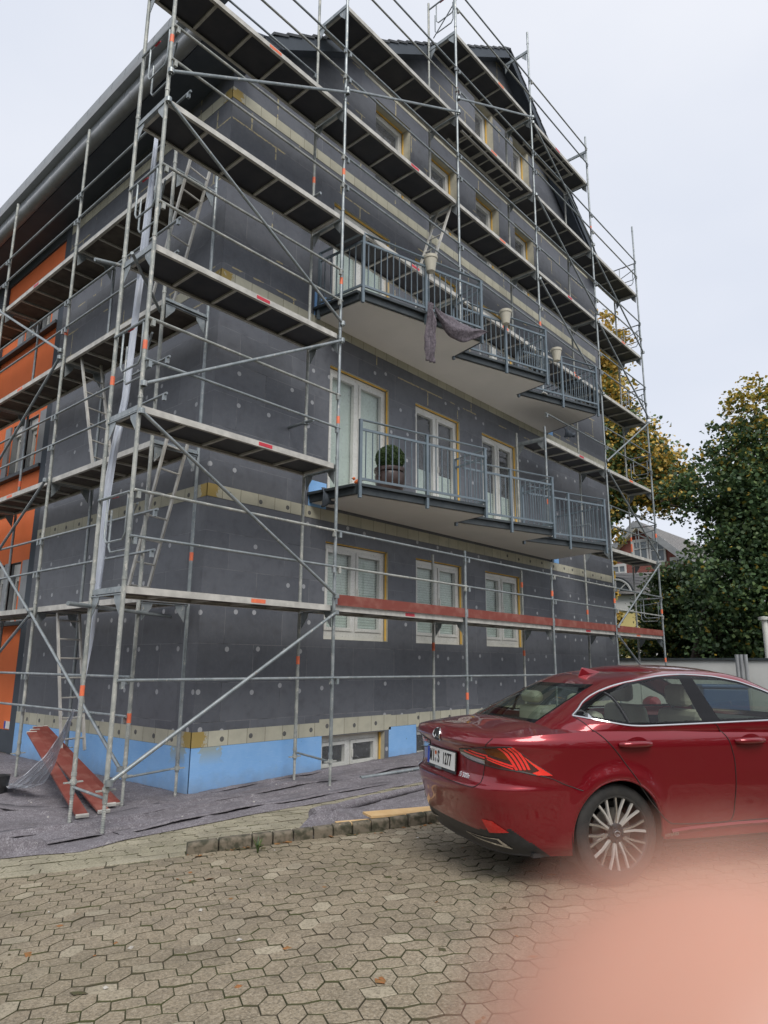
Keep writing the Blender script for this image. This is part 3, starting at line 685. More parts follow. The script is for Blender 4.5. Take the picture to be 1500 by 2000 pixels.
for u0, u1, z0, z1, k in fw:
    if k == 'win': window(TF, u0, u1, z0, z1, dep=.115)
    elif k == 'door': window(TF, u0, u1, z0, z1, blind='half' if u0 > 9 else True, box=.0, dep=.115)
    elif k == 'attic': window(TF, u0, u1, z0, z1, dep=.26, casements=1, blind=False)
    else: window(TF, u0, u1, z0, z1, dep=.16, blind=False, film=True)
for h in ow[:18]:
    if h[0] < 18.5: window(lambda u, z, d: (XL+.10+d, u, z), *h, dep=.14, casements=1, film=False, foam=False, box=.2, rv=M['zinc2'], blind=False)
# shadow-gap lintel profile above the storeys' openings
def bandseg(T, u0, u1, z0, z1, mat, nm, th=.006, side=1):
    m = MB(); P = T(u0, z0, -th); Q = T(u1, z1, .02); m.box(P, Q); return m.build(nm, mat, B)
def bands(T, z0, z1, segs, nm='insulation_band', mat='band'):
    for a, b in segs: bandseg(T, a, b, z0, z1, M[mat], nm)
bands(TF, 2.22, 2.40, [(XL-.006, XR)]); bands(TF, 5.46, 5.64, [(XL-.006, XR)]); bands(TF, 8.60, 8.79, [(XL-.006, XR-.3)]); bands(TF, 11.22, 11.38, [(8.2, XR-.5)])
bands(TL, 2.22, 2.40, [(YF+.002, YI-.01)]); bands(TL, 5.46, 5.64, [(YF+.002, YI-.01)]); bands(TL, 8.60, 8.79, [(YF+.002, YI-.01)])
bands(TF, -1.05, -.86, [(XL-.006, 7.44), (13.6, XR)]); bands(TF, -1.055, -.815, [(7.44, 9.07), (9.74, 11.3), (12.0, 13.6)]); bands(TF, -1.01, -.83, [(9.07, 9.74), (11.3, 12.0)])
bands(TL, -1.05, -.86, [(YF+.002, YI-.01)])
bands(TF, -2.0, -1.054, [(XL-.006, 7.495), (13.6, XR)], 'base_insulation', 'blue'); bands(TF, -2.0, -1.014, [(9.02, 9.74), (11.2, 12.0)], 'base_insulation', 'blue')
bands(TL, -2.0, -1.054, [(YF+.002, YI-.01)], 'base_insulation', 'blue')
for z0 in (2.405, 5.645): bandseg(TF, 7.08, 7.46, z0, z0+.42, M['blue'], 'insulation_patch'); bandseg(TF, 15.0, 15.25, z0, z0+.3, M['blue'], 'insulation_patch')
for (u, z) in ((6.14, -1.5), (8.0, 5.2)):
    pass
# dowel heads of the bands
def dowel(x, y, z, ax):
    m = MB(); m.lathe([(.0, -.0095), (.03, -.0095), (.034, -.006)], (x, y, z+random.uniform(-.02, .02)), 14, ax); m.build('dowel_head', M['dowel'], B)
M['dowel'] = simple('grey_dowel_disc', (.13, .13, .125), (.09, .09, .088), 30, .8, bump=0)
for z, segs in ((2.31, (5.6, 7.6)), (-.955, (5.7, 7.4)), (-.93, (7.6, 9.0)), (-.92, (9.8, 11.2)), (2.31, (12.9, 18))):
    u = segs[0]
    while u < segs[1]: dowel(u, YF, z, (0, 1, 0)); u += random.uniform(.42, .62)
for z in (2.31, -.955):
    u = 8.3
    while u < YI: dowel(XL, u, z, (1, 0, 0)); u += random.uniform(.42, .62)
# roof
def slope_pts(y, dz=0): return [(4.9, y, 9.5+dz), (5.7, y, RL(5.7)+dz), (AP[0], y, AP[1]+dz), (18.44, y, RR(18.44)+dz)]
YV = 7.55
m = MB(); n = 4
a = slope_pts(YV); b = slope_pts(29); c = slope_pts(YV, -.16); d = slope_pts(29, -.16)
m.add(a+b+c+d, [(i, i+1, n+i+1, n+i) for i in range(3)]+[(2*n+i, 2*n+i+1, 3*n+i+1, 3*n+i) for i in range(3)]+[(i, i+1, 2*n+i+1, 2*n+i) for i in range(3)]+[(0, n, 3*n, 2*n), (3, n+3, 3*n+3, 2*n+3)])
roof = m.build('roof', M['soffit'], B)
t = MB()
for (p, q, cnt) in (((5.7, RL(5.7)), AP, 27), (AP, (18.44, RR(18.44)), 21)):
    for i in range(cnt):
        s = i/cnt; e = (i+1.12)/cnt; x0 = p[0]+(q[0]-p[0])*s; z0 = p[1]+(q[1]-p[1])*s; x1 = p[0]+(q[0]-p[0])*e; z1 = p[1]+(q[1]-p[1])*e
        up = q[1] > p[1]; l0, l1 = (.075, .03) if up else (.03, .075)
        t.add([(x0, YV-.06, z0+l0-.05), (x1, YV-.06, z1+l1-.05), (x1, YV-.06, z1+l1), (x0, YV-.06, z0+l0), (x0, 29, z0+l0-.05), (x1, 29, z1+l1-.05), (x1, 29, z1+l1), (x0, 29, z0+l0)],
              [(0,1,2,3),(4,5,6,7),(0,1,5,4),(1,2,6,5),(2,3,7,6),(3,0,4,7)])
t.build('roof_tiles', M['tile'], roof)
m = MB()
for p, q in (((5.6, RL(5.6)), AP), (AP, (18.44, RR(18.44)))): m.bar((p[0], YV-.02, p[1]-.13), (q[0], YV-.02, q[1]-.13), .04, .20)
m.build('verge_board', M['anthracite'], roof)
m = MB()   # dark side closing board that hangs below the right verge
m.prism([(14.2, YV+.01, RR(14.2)-.1), (18.0, YV+.01, RR(18.0)-.1), (18.0, YV+.01, RR(18.0)-.34), (15.2, YV+.01, RR(15.2)-.34)], (0, .25, 0)); m.build('verge_board', M['soffit'], roof)
# eaves on the left side: soffit, zinc box and gutter
YE = 7.50
ez = lambda y: 0.0-.022*(y-YE)
def along(prof, mat, nm, closed=True, y1=29., par=roof, smooth=False):
    m = MB(); n = len(prof); ys = (YE, y1)
    vs = [(x, y, z+ez(y)) for y in ys for x, z in prof]
    fs = [(i, (i+1)%n, n+(i+1)%n, n+i) for i in range(n if closed else n-1)]+([tuple(range(n)), tuple(range(n, 2*n))] if closed else [])
    m.add(vs, fs); return m.build(nm, mat, par, smooth=smooth)
along([(4.62, 9.10), (5.42, 9.10), (5.42, 9.18), (4.62, 9.18)], M['soffit'], 'soffit')
along([(4.56, 9.22), (4.60, 9.22), (4.64, 9.72), (4.60, 9.72)], M['seamed'], 'zinc_fascia')
along([(4.48, 9.725), (4.70, 9.725), (4.70, 9.85), (4.48, 9.85)], M['zinc2'], 'pale_fascia_band')
along([(4.54, 9.855), (4.86, 9.855), (4.86, 10.24), (4.66, 10.24), (4.57, 10.19)], M['seamed'], 'zinc_capping')
pts = []; rad = []; y = YE
while y < 28:
    for dy, rr in ((0, .112), (.03, .112), (.031, .105), (1.0, .105)): pts.append((4.50, y+dy, 9.12+ez(y+dy))); rad.append(rr)
    y += 1.001
m = MB(); m.path(pts, rad, 16); m.build('gutter', M['zinc2'], roof, smooth=True)
# balconies: one saw-tooth slab per floor with three railing sections
def balcony(zu, side_rail, nm_extra):
    zt = zu+.13
    plan = [(7.15, 7.84), (7.21, 6.90), (9.63, 6.29), (9.80, 7.02), (12.04, 6.34), (12.18, 7.08), (14.40, 6.34), (14.86, 7.84)]
    m = MB(); m.prism([(x, y, zu) for x, y in plan], (0, 0, .13)); bal = m.build('balcony', M['slab'], B)
    f = MB()
    for p, q in zip(plan[:-1], plan[1:]):
        P = Vector((*p, 0)); Q = Vector((*q, 0)); d = (Q-P).normalized(); nrm = Vector((d.y, -d.x, 0))
        if nrm.y > 0 and abs(d.x) > .5: nrm = -nrm
        if abs(d.x) <= .5: nrm = Vector((-1, 0, 0)) if (p == plan[0]) else Vector((1, 0, 0))
        o = nrm*.03
        f.bar(P+o+Vector((0, 0, zu+.085)), Q+o+Vector((0, 0, zu+.085)), .05, .15)
        f.bar(P+o*2.4+Vector((0, 0, zu+.135)), Q+o*2.4+Vector((0, 0, zu+.135)), .07, .04)
    f.build('edge_flashing', M['fascia'], bal)
    rl = MB(); zr = zt+1.02
    def sect(p, q, posts, bal_=True, spc=.118):
        P = Vector((*p, 0)); Q = Vector((*q, 0)); L = (Q-P).length; d = (Q-P)/L
        Z = lambda z: Vector((0, 0, z))
        rl.bar(P+Z(zr), Q+Z(zr), .05, .014); rl.bar(P+Z(zr-.15), Q+Z(zr-.15), .03, .035); rl.bar(P+Z(zt+.10), Q+Z(zt+.10), .03, .035)
        n = int(L/spc)
        for i in range(1, n):
            a = P+d*(L*i/n); rl.bar(a+Z(zt+.11), a+Z(zr-.16), .014, .014, (1, 0, 0))
        for t in posts:
            a = P+d*L*t; rl.bar(a+Z(zu-.06), a+Z(zr-.005), .045, .045, (d.x, d.y, 0))
    off = lambda p, k=-.10: (p[0], p[1]+k)
    s1a, s1b = (7.15, 6.84), (9.62, 6.20); s2a, s2b = (9.90, 6.88), (12.03, 6.23); s3a, s3b = (12.30, 6.94), (14.42, 6.24)
    sect(s1a, s1b, (0.01, .5, .985)); sect(s2a, s2b, (.5, .985)); sect(s3a, s3b, (.5, .985))
    sect(s1b, (9.80, 6.98), (1.,)); sect(s2b, (12.2, 7.02), (1.,)); sect(s3b, (14.80, 7.78), (1.,))
    if side_rail: sect((7.10, 7.78), s1a, (0.02,))
    rl.build('railing', M['rail'], bal)
    return bal
bal1 = balcony(2.45, False, ''); bal2 = balcony(5.60, True, '')
MB().box((5.27, YF-.02, -1.40), (5.40, YF-.008, -1.3)) # (unused)

# ---------------------------------------------------------------- scaffolding
PX = [3.596, 6.645, 9.764, 12.828, 15.872, 18.881]; YO, YI2 = 6.782, 7.475
LZ = lambda k: .781+2*(k-1)
SF = empty('scaffolding', (PX[0], YO, -1.63), 'tall galvanised steel scaffolding along the long balcony side of the building', 'scaffolding')
SS = empty('scaffolding', (4.36, 7.83, -1.64), 'steel scaffolding on the narrow side of the building, in front of the orange wall', 'scaffolding')
def post(par, x, y, z0, z1, old=False, jack=True, tapes=()):
    m = MB(); m.tube((x, y, z0), (x, y, z1), .0242, 12)
    for k in range(0, 9):
        zj = LZ(k)+.06
        if z0 < zj < z1-.1: m.tube((x, y, zj), (x, y, zj+.035), .029, 12)
    m.mi = 1
    for tz in tapes: m.tube((x, y, tz), (x, y, tz+.11), .0255, 12)
    o = m.build('post', [M['galv_old'] if old else M['galv'], M['tape']], par, smooth=True)
    return o
def jack(par, x, y, z0, z1):
    m = MB(); m.tube((x, y, z0), (x, y, z1+.05), .016, 10); z = z0+.02
    while z < z1: m.lathe([(.016, 0), (.0195, .005), (.0195, .009), (.016, .014)], (x, y, z), 12); z += .016
    m.bar((x-.10, y, z1), (x+.10, y, z1), .03, .014); m.tube((x, y, z1-.02), (x, y, z1+.025), .034, 12)
    j = m.build('base_jack', M['galv_old'], par, smooth=False)
    MB().box((x-.075, y-.075, z0-.004), (x+.075, y+.075, z0+.004)).build('base_plate', M['alu'], j)
def deck(par, axis, a0, a1, b0, b1, zt, dirty=False, sticker=True, hatch=False):
    """axis 'x': runs along x from a0 to a1 between y=b0..b1; zt = top of its side beams"""
    m = MB(); a0 += .035; a1 -= .035
    def bx(p0, p1):
        if axis == 'x': m.box(p0, p1)
        else: m.box((p0[1], p0[0], p0[2]), (p1[1], p1[0], p1[2]))
    for b in (b0, b1):
        s = 1 if b == b0 else -1
        bx((a0, b, zt-.075), (a1, b+s*.022, zt)); bx((a0, b+s*.0225, zt-.075), (a1, b+s*.045, zt-.068))
    n = 5
    for i in range(n+1):
        x = a0+.02+(a1-a0-.04)*i/n; w_ = .02 if 0 < i < n else .03
        bx((x-w_, b0+.046, zt-.062), (x+w_, b1-.046, zt-.036))
    m.mi = 1; bx((a0+.004, b0+.023, zt-.034), (a1-.004, b1-.023, zt-.022))
    m.mi = 2
    if sticker:
        x = a0+(a1-a0)*random.choice((.42, .5, .55)); bx((x, b0-.002, zt-.06), (x+.22, b0+.002, zt-.012))
    return m.build('deck', [M['alu'], M['ply_dirty'] if dirty else M['ply'], M['tape'] if random.random() < .5 else M['redtape']], par)
def transom(par, p, q, z, gus=True):
    m = MB(); P = Vector((*p, z)); Q = Vector((*q, z)); d = (Q-P).normalized(); s = d.cross(Vector((0, 0, 1)))
    m.bar(P+Vector((0, 0, -.035)), Q+Vector((0, 0, -.035)), .008, .06); m.bar(P+s*.02+Vector((0, 0, -.062)), Q+s*.02+Vector((0, 0, -.062)), .045, .008); m.bar(P-s*.0+Vector((0, 0, -.085)), Q+Vector((0, 0, -.085)), .03, .012)
    if gus:
        for A, dd in ((P, d), (Q, -d)):
            tri = [A+dd*.02+Vector((0, 0, -.08)), A+dd*.17+Vector((0, 0, -.08)), A+dd*.15+Vector((0, 0, -.15)), A+dd*.03+Vector((0, 0, -.30))]
            m.prism([v-s*.004 for v in tri], s*.008)
    return m.build('transom', M['galv'], par)
def rail_(par, p, q, r=.0175, nm='guardrail', mat='galv'):
    m = MB(); P = Vector(p); Q = Vector(q); d = (Q-P).normalized(); m.tube(P, Q, r, 9)
    for e, s in ((P, 1), (Q, -1)):
        c = e+d*s*.055; m.box((c.x-.02, c.y-.02, c.z-.085), (c.x+.02, c.y+.02, c.z-.012)) if nm == 'guardrail' else None
    return m.build(nm, M[mat], par, smooth=True)
def brace(par, p, q, r=.0215):
    m = MB(); m.tube(p, q, r, 10); m.mi = 1; P = Vector(p); Q = Vector(q); mid = P.lerp(Q, .47)
    m.mi = 0
    for e in (P, Q): m.lathe([(.02, -.03), (.038, -.03), (.038, .03), (.02, .03)], e, 10, (0, 0, 1))
    return m.build('diagonal_brace', [M['galv'], M['tape']], par, smooth=True)
# posts of the long side (foot heights follow the sloping ground)
deckset = {1: (0, 1, 2, 3, 4), 2: (0, 4), 3: (0, 3, 4), 4: (0, 1, 2, 3, 4), 5: (0, 1, 2, 3, 4), 6: (1, 2, 3, 4), 7: (2, 3)}
for i, x in enumerate(PX):
    for y, inner in ((YO, False), (YI2, True)):
        g0 = gz(x, y)
        top = {0: 12.4, 1: 13.6, 2: 15.2, 3: 15.2, 4: 14.2, 5: 13.0}[i] - (1.0 if inner else 0)
        if inner: top = {0: 12.4, 1: 11.8, 2: 13.95, 3: 13.4, 4: 13.0, 5: 11.4}[i]
        tp = [random.choice((-.55, .1, 1.4, 3.3, 5.6, 7.5, 9.4, 11.2))+random.uniform(-.2, .2) for _ in range(3)]
        if i in (0, 1, 4, 5): segs = [(g0+.30, top)]
        elif i == 2: segs = [(g0+.30, 1.92), (5.74, top)]
        else: segs = [(g0+.30, 1.96), (2.60, 5.0), (5.74, top)]
        for (a, b) in segs: post(SF, x, y, a, b, old=inner or i == 0, tapes=[q for q in tp if a+.1 < q < b-.3])
        jack(SF, x, y, g0+.008, g0+.33 if i else g0+.42)
        for a, b in segs[1:]: MB().box((x-.07, y-.07, a-.005), (x+.07, y+.07, a+.012)).build('base_plate', M['alu'], SF)
for k, bays in deckset.items():
    for b in bays:
        x0, x1 = PX[b], PX[b+1]
        if k == 2 and b == 3: x0 = 14.95
        deck(SF, 'x', x0, x1, YO+.03, YI2-.03, LZ(k), dirty=(k in (1,)), sticker=random.random() < .7)
        if k == 2 and b == 3: continue
        if k in (2, 3) and b == 2: continue
        for h in (.52, 1.02):
            if k == 3 and b == 3 and h > 1: continue
            rail_(SF, (x0, YO-.035, LZ(k)+h), (x1, YO-.035, LZ(k)+h), mat='galv' if random.random() < .7 else 'galv_old')
    idx = sorted(set([b for b in bays]+[b+1 for b in bays]))
    for i in idx:
        if k == 2 and i == 3: continue
        transom(SF, (PX[i], YO+.02), (PX[i], YI2-.02), LZ(k))
# inner guardrails of the upper levels
for k, b in ((4, 0), (5, 0), (6, 1), (7, 2), (7, 3), (5, 4)):
    pass
rail_(SF, (PX[0], YI2, LZ(5)+1.0), (PX[1], YI2, LZ(5)+1.0)); 
# end guard frames
def guard_end(par, x, y0, y1, z):
    m = MB()
    for h in (1.0,): m.tube((x, y0, z+h), (x, y1, z+h), .017, 8)
    for s in (0, 1):
        ya = y0+(y1-y0)*(.05 if s == 0 else .2); yb = y1-(y1-y0)*(.3 if s == 0 else .12); zz = z+.98 if s == 0 else z+.9
        pts = [(x+s*.12, ya, zz), (x+s*.12, ya, zz-.42), (x+s*.12, ya+.05, zz-.49), (x+s*.12, yb-.05, zz-.49), (x+s*.12, yb, zz-.42), (x+s*.12, yb, zz)]
        m.path(pts, .0125, 8)
        if s: m.tube((x+.12, y0+.05, zz), (x+.5, y1+.25, zz-.05), .0125, 8)
    m.mi = 1; m.tube((x+.01, (y0+y1)/2-.05, z+1.0), (x+.01, (y0+y1)/2+.05, z+1.0), .021, 8)
    return m.build('end_guard', [M['galv'], M['redtape']], par, smooth=True)
for k in (1, 2, 3, 4, 5): guard_end(SF, PX[0]-.02, YO, YI2, LZ(k))
for k in (1, 2, 3, 4, 5, 6): guard_end(SF, PX[5]+.02, YO, YI2, LZ(k))
guard_end(SF, PX[2], YO, YI2, LZ(7))
for (x, z) in ((PX[4], 13.78), (PX[3], 14.7)): transom(SF, (x, YO+.02), (x, YI2-.02), z, True)
# braces on the outer face
yb = YO-.05
for (i, za), (j, zb) in [((0, -1.15), (1, LZ(1)-.1)), ((1, LZ(1)+.12), (0, LZ(2)-.1)), ((0, LZ(2)+.22), (1, LZ(3)-.12)), ((1, LZ(3)+.15), (0, LZ(4)-.1)), ((0, LZ(4)+.32), (1, LZ(5)+.2)), ((1, LZ(5)+.25), (2, LZ(6)-.02)), ((2, LZ(6)+.3), (3, LZ(7)-.05)),
    ((3, LZ(7)-.2), (4, LZ(6)+.08)), ((3, LZ(6)-.15), (4, LZ(5)+.1)), ((4, LZ(5)-.15), (5, LZ(4)+.1)), ((5, LZ(4)-.05), (4, LZ(3)+.15)), ((4, LZ(3)-.12), (5, LZ(2)+.1)), ((5, LZ(2)-.08), (4, LZ(1)+.12)), ((4, LZ(1)-.1), (5, -1.0)), ((4, LZ(6)-.2), (5, LZ(5)+.1)), ((4, LZ(4)-.1), (3, LZ(5)-.3))]:
    brace(SF, (PX[i], yb, za), (PX[j], yb, zb))
for b in range(5): rail_(SF, (PX[b], YO-.035, -.18), (PX[b+1], YO-.035, -.18))
rail_(SF, (PX[0], YI2, -1.27), (PX[0], YO, -1.30), .014, 'foot_tie'); rail_(SF, (PX[1], YI2, -1.18), (PX[1], YO, -1.24), .014, 'foot_tie')
# red toe boards on the lowest level
for b in (1, 2, 3, 4):
    m = MB(); m.box((PX[b]+.03, YO-.005, LZ(1)+.002), (PX[b+1]-.03, YO+.025, LZ(1)+.15)); m.mi = 1
    m.box((PX[b]+.028, YO-.008, LZ(1)+.01), (PX[b]+.06, YO+.028, LZ(1)+.14)); m.build('toe_board', [M['redboard'], M['galv']], SF)
# wall ties
for x, z in ((PX[1], 3.55), (PX[1], 7.4), (PX[3], 9.2), (PX[4], 3.4), (PX[4], 7.3), (PX[2], 9.3)):
    m = MB(); m.tube((x-.02, 7.28, z), (x-.02, 7.86, z), .024, 10); m.lathe([(.03, -.03), (.045, -.03), (.045, .03), (.03, .03)], (x, YI2, z), 10); m.build('wall_tie', M['galv'], SF, smooth=True)
# narrow side
LS = lambda k: .799+2*(k-1)
YS = [7.83, 10.83, 13.90, 16.95, 20.0]
for j, y in enumerate(YS):
    for x, inner in ((4.36, 0), (5.05, 1)):
        g0 = gz(x, y); top = 7.07 if j == 0 else (9.12 if not inner else 7.2)
        post(SS, x, y, g0+.3, top, old=not inner, tapes=[random.choice((-.6, 1.5, 3.3, 5.4, 7.9))+random.uniform(-.2, .2)] if not inner else [random.choice((1.3, 3.3, 5.3))])
        jack(SS, x, y, g0+.008, g0+.34)
    for k in (1, 2, 3, 4): transom(SS, (4.38, y), (5.03, y), LS(k))
for j in range(4):
    y0, y1 = YS[j], YS[j+1]
    for k in (1, 2, 3, 4):
        deck(SS, 'y', y0, y1, 4.39, 5.02, LS(k), dirty=True, sticker=j > 0)
        for h in (.52, 1.02):
            ya = 7.5 if (j == 0) else y0
            rail_(SS, (4.325, ya, LS(k)+h), (4.325, y1, LS(k)+h))
    rail_(SS, (4.325, y0, -.17), (4.325, y1, -.17)); rail_(SS, (4.325, y0, -.62), (4.325, y1, -.62))
    for h in (.5, 1.):
        if j > 0: rail_(SS, (5.05, y0, LS(4)+h), (5.05, y1, LS(4)+h))
xb = 4.30
for (i, za), (j, zb) in [((1, LS(1)-.08), (0, -1.2)), ((2, LS(2)-.2), (1, LS(1)-.1)), ((2, -1.0), (1, LS(1)-.12)), ((1, LS(2)-.05), (2, LS(1)+.1)), ((1, LS(3)+.0), (2, LS(2)+.05)), ((2, LS(4)-.1), (1, LS(3)+.12)), ((3, LS(3)), (2, LS(2)))]:
    brace(SS, (xb, YS[i], za), (xb, YS[j], zb))
for y in (YS[1]+.02,): rail_(SS, (4.36, YS[0], -1.30), (5.05, YS[0], -1.26), .014, 'foot_tie')
m = MB(); m.tube((3.28, 7.33, .60), (4.95, 8.05, .58), .024, 10); m.build('coupler_tube', M['galv'], SS, smooth=True)
m = MB(); m.tube((3.3, 7.62, 4.75), (4.2, 7.62, 4.95), .024, 10); m.build('coupler_tube', M['galv'], SS, smooth=True)
m = MB(); m.tube((3.45, 7.0, 3.05+1.6), (4.36, 7.9, 4.0+.6), .02, 10); m.build('coupler_tube', M['galv'], SS, smooth=True)

# ladders
def ladder(a0, a1, b0, b1, label, n=7, w_=.018):
    """a = foot and head of one rail, b = of the other"""
    m = MB(); a0, a1, b0, b1 = map(Vector, (a0, a1, b0, b1))
    for p, q in ((a0, a1), (b0, b1)): m.bar(p, q, .024, .05, (0, 1, 0))
    for i in range(n): t = (i+.6)/n; m.tube(a0.lerp(a1, t), b0.lerp(b1, t), .013, 8)
    return tag(m.build('ladder', M['alu'], None), label, 'ladder', 'ladders between the scaffold decks')
ladder((4.5, 9.78, -1.2), (4.5, 10.36, .70), (4.85, 9.84, -1.2), (4.85, 10.41, .70), 'lowest ladder, above the red planks on the narrow side scaffold')
ladder((4.5, 8.42, .80), (4.5, 7.70, 2.85), (4.85, 8.56, .80), (4.85, 7.78, 2.85), 'ladder rising from the first to the second deck at the building corner')
ladder((4.5, 9.70, 2.80), (4.5, 10.50, 4.80), (4.85, 9.80, 2.80), (4.85, 10.55, 4.80), 'ladder between second and third deck of the narrow side scaffold')
ladder((4.5, 8.50, 4.82), (4.5, 7.66, 6.95), (4.85, 8.55, 4.82), (4.85, 7.72, 6.95), 'uppermost ladder at the building corner, in front of the foam-filled joints')
ladder((9.0, 6.95, 6.8), (9.75, 6.95, 8.75), (9.0, 7.28, 6.8), (9.75, 7.28, 8.75), 'ladder standing behind the upper balcony next to a hanging beige pot', 6)
ladder((10.1, 6.92, 10.66), (12.5, 6.92, 10.66), (10.1, 7.26, 10.66), (12.5, 7.26, 10.66), 'ladder lying folded flat under a high deck near the gable windows', 8)
ladder((13.3, 6.92, 12.66), (15.2, 6.92, 12.66), (13.3, 7.26, 12.66), (15.2, 7.26, 12.66), 'ladder lying flat below the topmost deck beside the roof edge', 7)

# ---------------------------------------------------------------- loose things
def toe_plank(p, q, label):
    m = MB(); P = Vector(p); Q = Vector(q); d = (Q-P).normalized(); s = d.cross(Vector((0, 0, 1))).normalized()
    m.bar(P, Q, .125, .028); m.mi = 1; m.bar(P-d*.012, P+d*.02, .131, .034); m.bar(Q-d*.02, Q+d*.012, .131, .034)
    return tag(m.build('toe_board_plank', [M['redboard'], M['alu']], None, bevel=.004), label, 'plank', 'red planks lying below the corner of the scaffold')
toe_plank((3.74, 7.50, -1.575), (4.38, 10.50, -.98), 'front red-brown plank of the pile, reaching furthest towards the sidewalk')
toe_plank((4.04, 7.62, -1.59), (4.46, 10.60, -.96), 'middle red-brown plank of the pile by the scaffold corner')
toe_plank((4.33, 7.90, -1.595), (4.72, 10.95, -.95), 'rear red-brown plank of the pile, nearest to the blue base')
toe_plank((4.20, 7.80, -1.565), (4.58, 10.80, -.94), 'narrow dirty plank lying on top of the red pile')
def sheet_strip(name, pts, wds, mat, label, cat, dirv=(1, 0, 0), th=.003, ncross=5, amp=.012):
    V = []; F = []; P = [Vector(p) for p in pts]; dv = Vector(dirv).normalized(); K = []
    for i in range(len(P)-1):
        for s in range(6):
            t = s/6; K.append((P[i].lerp(P[i+1], t), wds[i]+(wds[i+1]-wds[i])*t))
    K.append((P[-1], wds[-1])); n = ncross
    nr = dv.cross(Vector((0, 0, 1))).normalized()
    for i, (p, w_) in enumerate(K):
        for j in range(n+1):
            a = (j/n-.5)*w_; q = p+dv*a+nr*amp*math.sin(j*1.9+i*.35)+nr*amp*2*mnoise.noise(Vector((i*.2, j*.5, 1))); V.append(q)
    F = [(i*(n+1)+j, i*(n+1)+j+1, (i+1)*(n+1)+j+1, (i+1)*(n+1)+j) for i in range(len(K)-1) for j in range(n)]
    m = MB(); m.add(V, F); o = m.build(name, mat, None, smooth=True); md = o.modifiers.new('thickness', 'SOLIDIFY'); md.thickness = th
    return tag(o, label, cat)
sheet_strip('plastic_strip', [(3.96, 7.65, 6.95), (3.93, 7.65, 5.48), (3.90, 7.65, 4.39), (3.86, 7.65, 3.13), (3.78, 7.65, 2.45), (3.73, 7.65, 1.7), (3.74, 7.65, 1.1), (3.71, 7.65, .24), (3.66, 7.65, -.5)],
            [.05, .09, .085, .08, .08, .10, .09, .07, .03], M['strip'], 'long white plastic strip hanging down inside the scaffold corner', 'plastic strip', (.8, -.6, 0))
sheet_strip('plastic_sheet', [(3.76, 7.97, -.52), (3.79, 8.2, -.785), (3.80, 8.5, -1.06), (3.82, 8.8, -1.27), (3.83, 9.1, -1.44), (3.85, 9.4, -1.53), (3.91, 9.9, -1.54)],
            [.02, .07, .14, .26, .36, .30, .16], M['plastic'], 'crumpled cloudy plastic sheet hanging down onto the felt in front of the red planks', 'plastic sheet', (.75, -.66, 0), ncross=16, amp=.022)
m = MB(); m.lathe([(.0, 0), (.11, 0), (.135, .22), (.14, .225), (.125, .22), (.10, .02), (0, .02)], (3.72, 9.75, gz(3.7, 9.8)+.01), 22); tag(m.build('bucket', M['black'], smooth=True), 'black mortar bucket standing on the felt at the left edge', 'bucket')
m = MB(); m.tube((7.27, 6.82, gz(7.3, 6.8)+.04), (9.3, 6.55, gz(9.3, 6.5)+.04), .024, 12); m.tube((7.26, 6.82, gz(7.3, 6.8)+.04), (7.3, 6.815, gz(7.3, 6.8)+.04), .027, 12)
tag(m.build('steel_tube', M['galv'], smooth=True), 'loose galvanised tube lying on the felt in front of the cellar window', 'steel tube')
m = MB(); m.tube((3.1, 6.98, gz(3, 7)+.05), (4.95, 7.02, gz(5, 7)+.05), .006, 8)
def board(c, L, W_, ang, z, label):
    m = MB(); Mx = Matrix.Rotation(ang, 3, 'Z'); m.obox((c[0], c[1], z), L, W_, .022, Mx); tag(m.build('wood_board', M['osb'], bevel=.002), label, 'board', 'pale boards behind the kerb')
ka = math.atan2(KD.y, KD.x)
board((5.17, 4.83), .50, .13, ka+.05, gz(5.2, 4.9)+.075, 'short pale wooden board lying close behind the kerb stones')
board((5.62, 4.68), .80, .22, ka+.08, gz(5.6, 4.7)+.10, 'wider pale wooden board reaching behind the kerb towards the car bumper')
# small plants and leaves by the kerb
def tuft(x, y, h, n, label):
    m = MB()
    for i in range(n):
        a = random.uniform(0, 6.28); l = h*random.uniform(.5, 1); dx, dy = math.cos(a)*l*.45, math.sin(a)*l*.45; wv = .006
        sx, sy = -math.sin(a)*wv, math.cos(a)*wv; z = gz(x, y)
        m.add([(x-sx, y-sy, z), (x+sx, y+sy, z), (x+dx*.5+sx, y+dy*.5+sy, z+l*.7), (x+dx*.5-sx, y+dy*.5-sy, z+l*.7), (x+dx, y+dy, z+l)], [(0, 1, 2, 3), (3, 2, 4)])
    tag(m.build('weed', M['hedge'], fix=False), label, 'weed')
tuft(4.08, 5.02, .13, 22, 'small green weed growing at the foot of the second kerb stone')
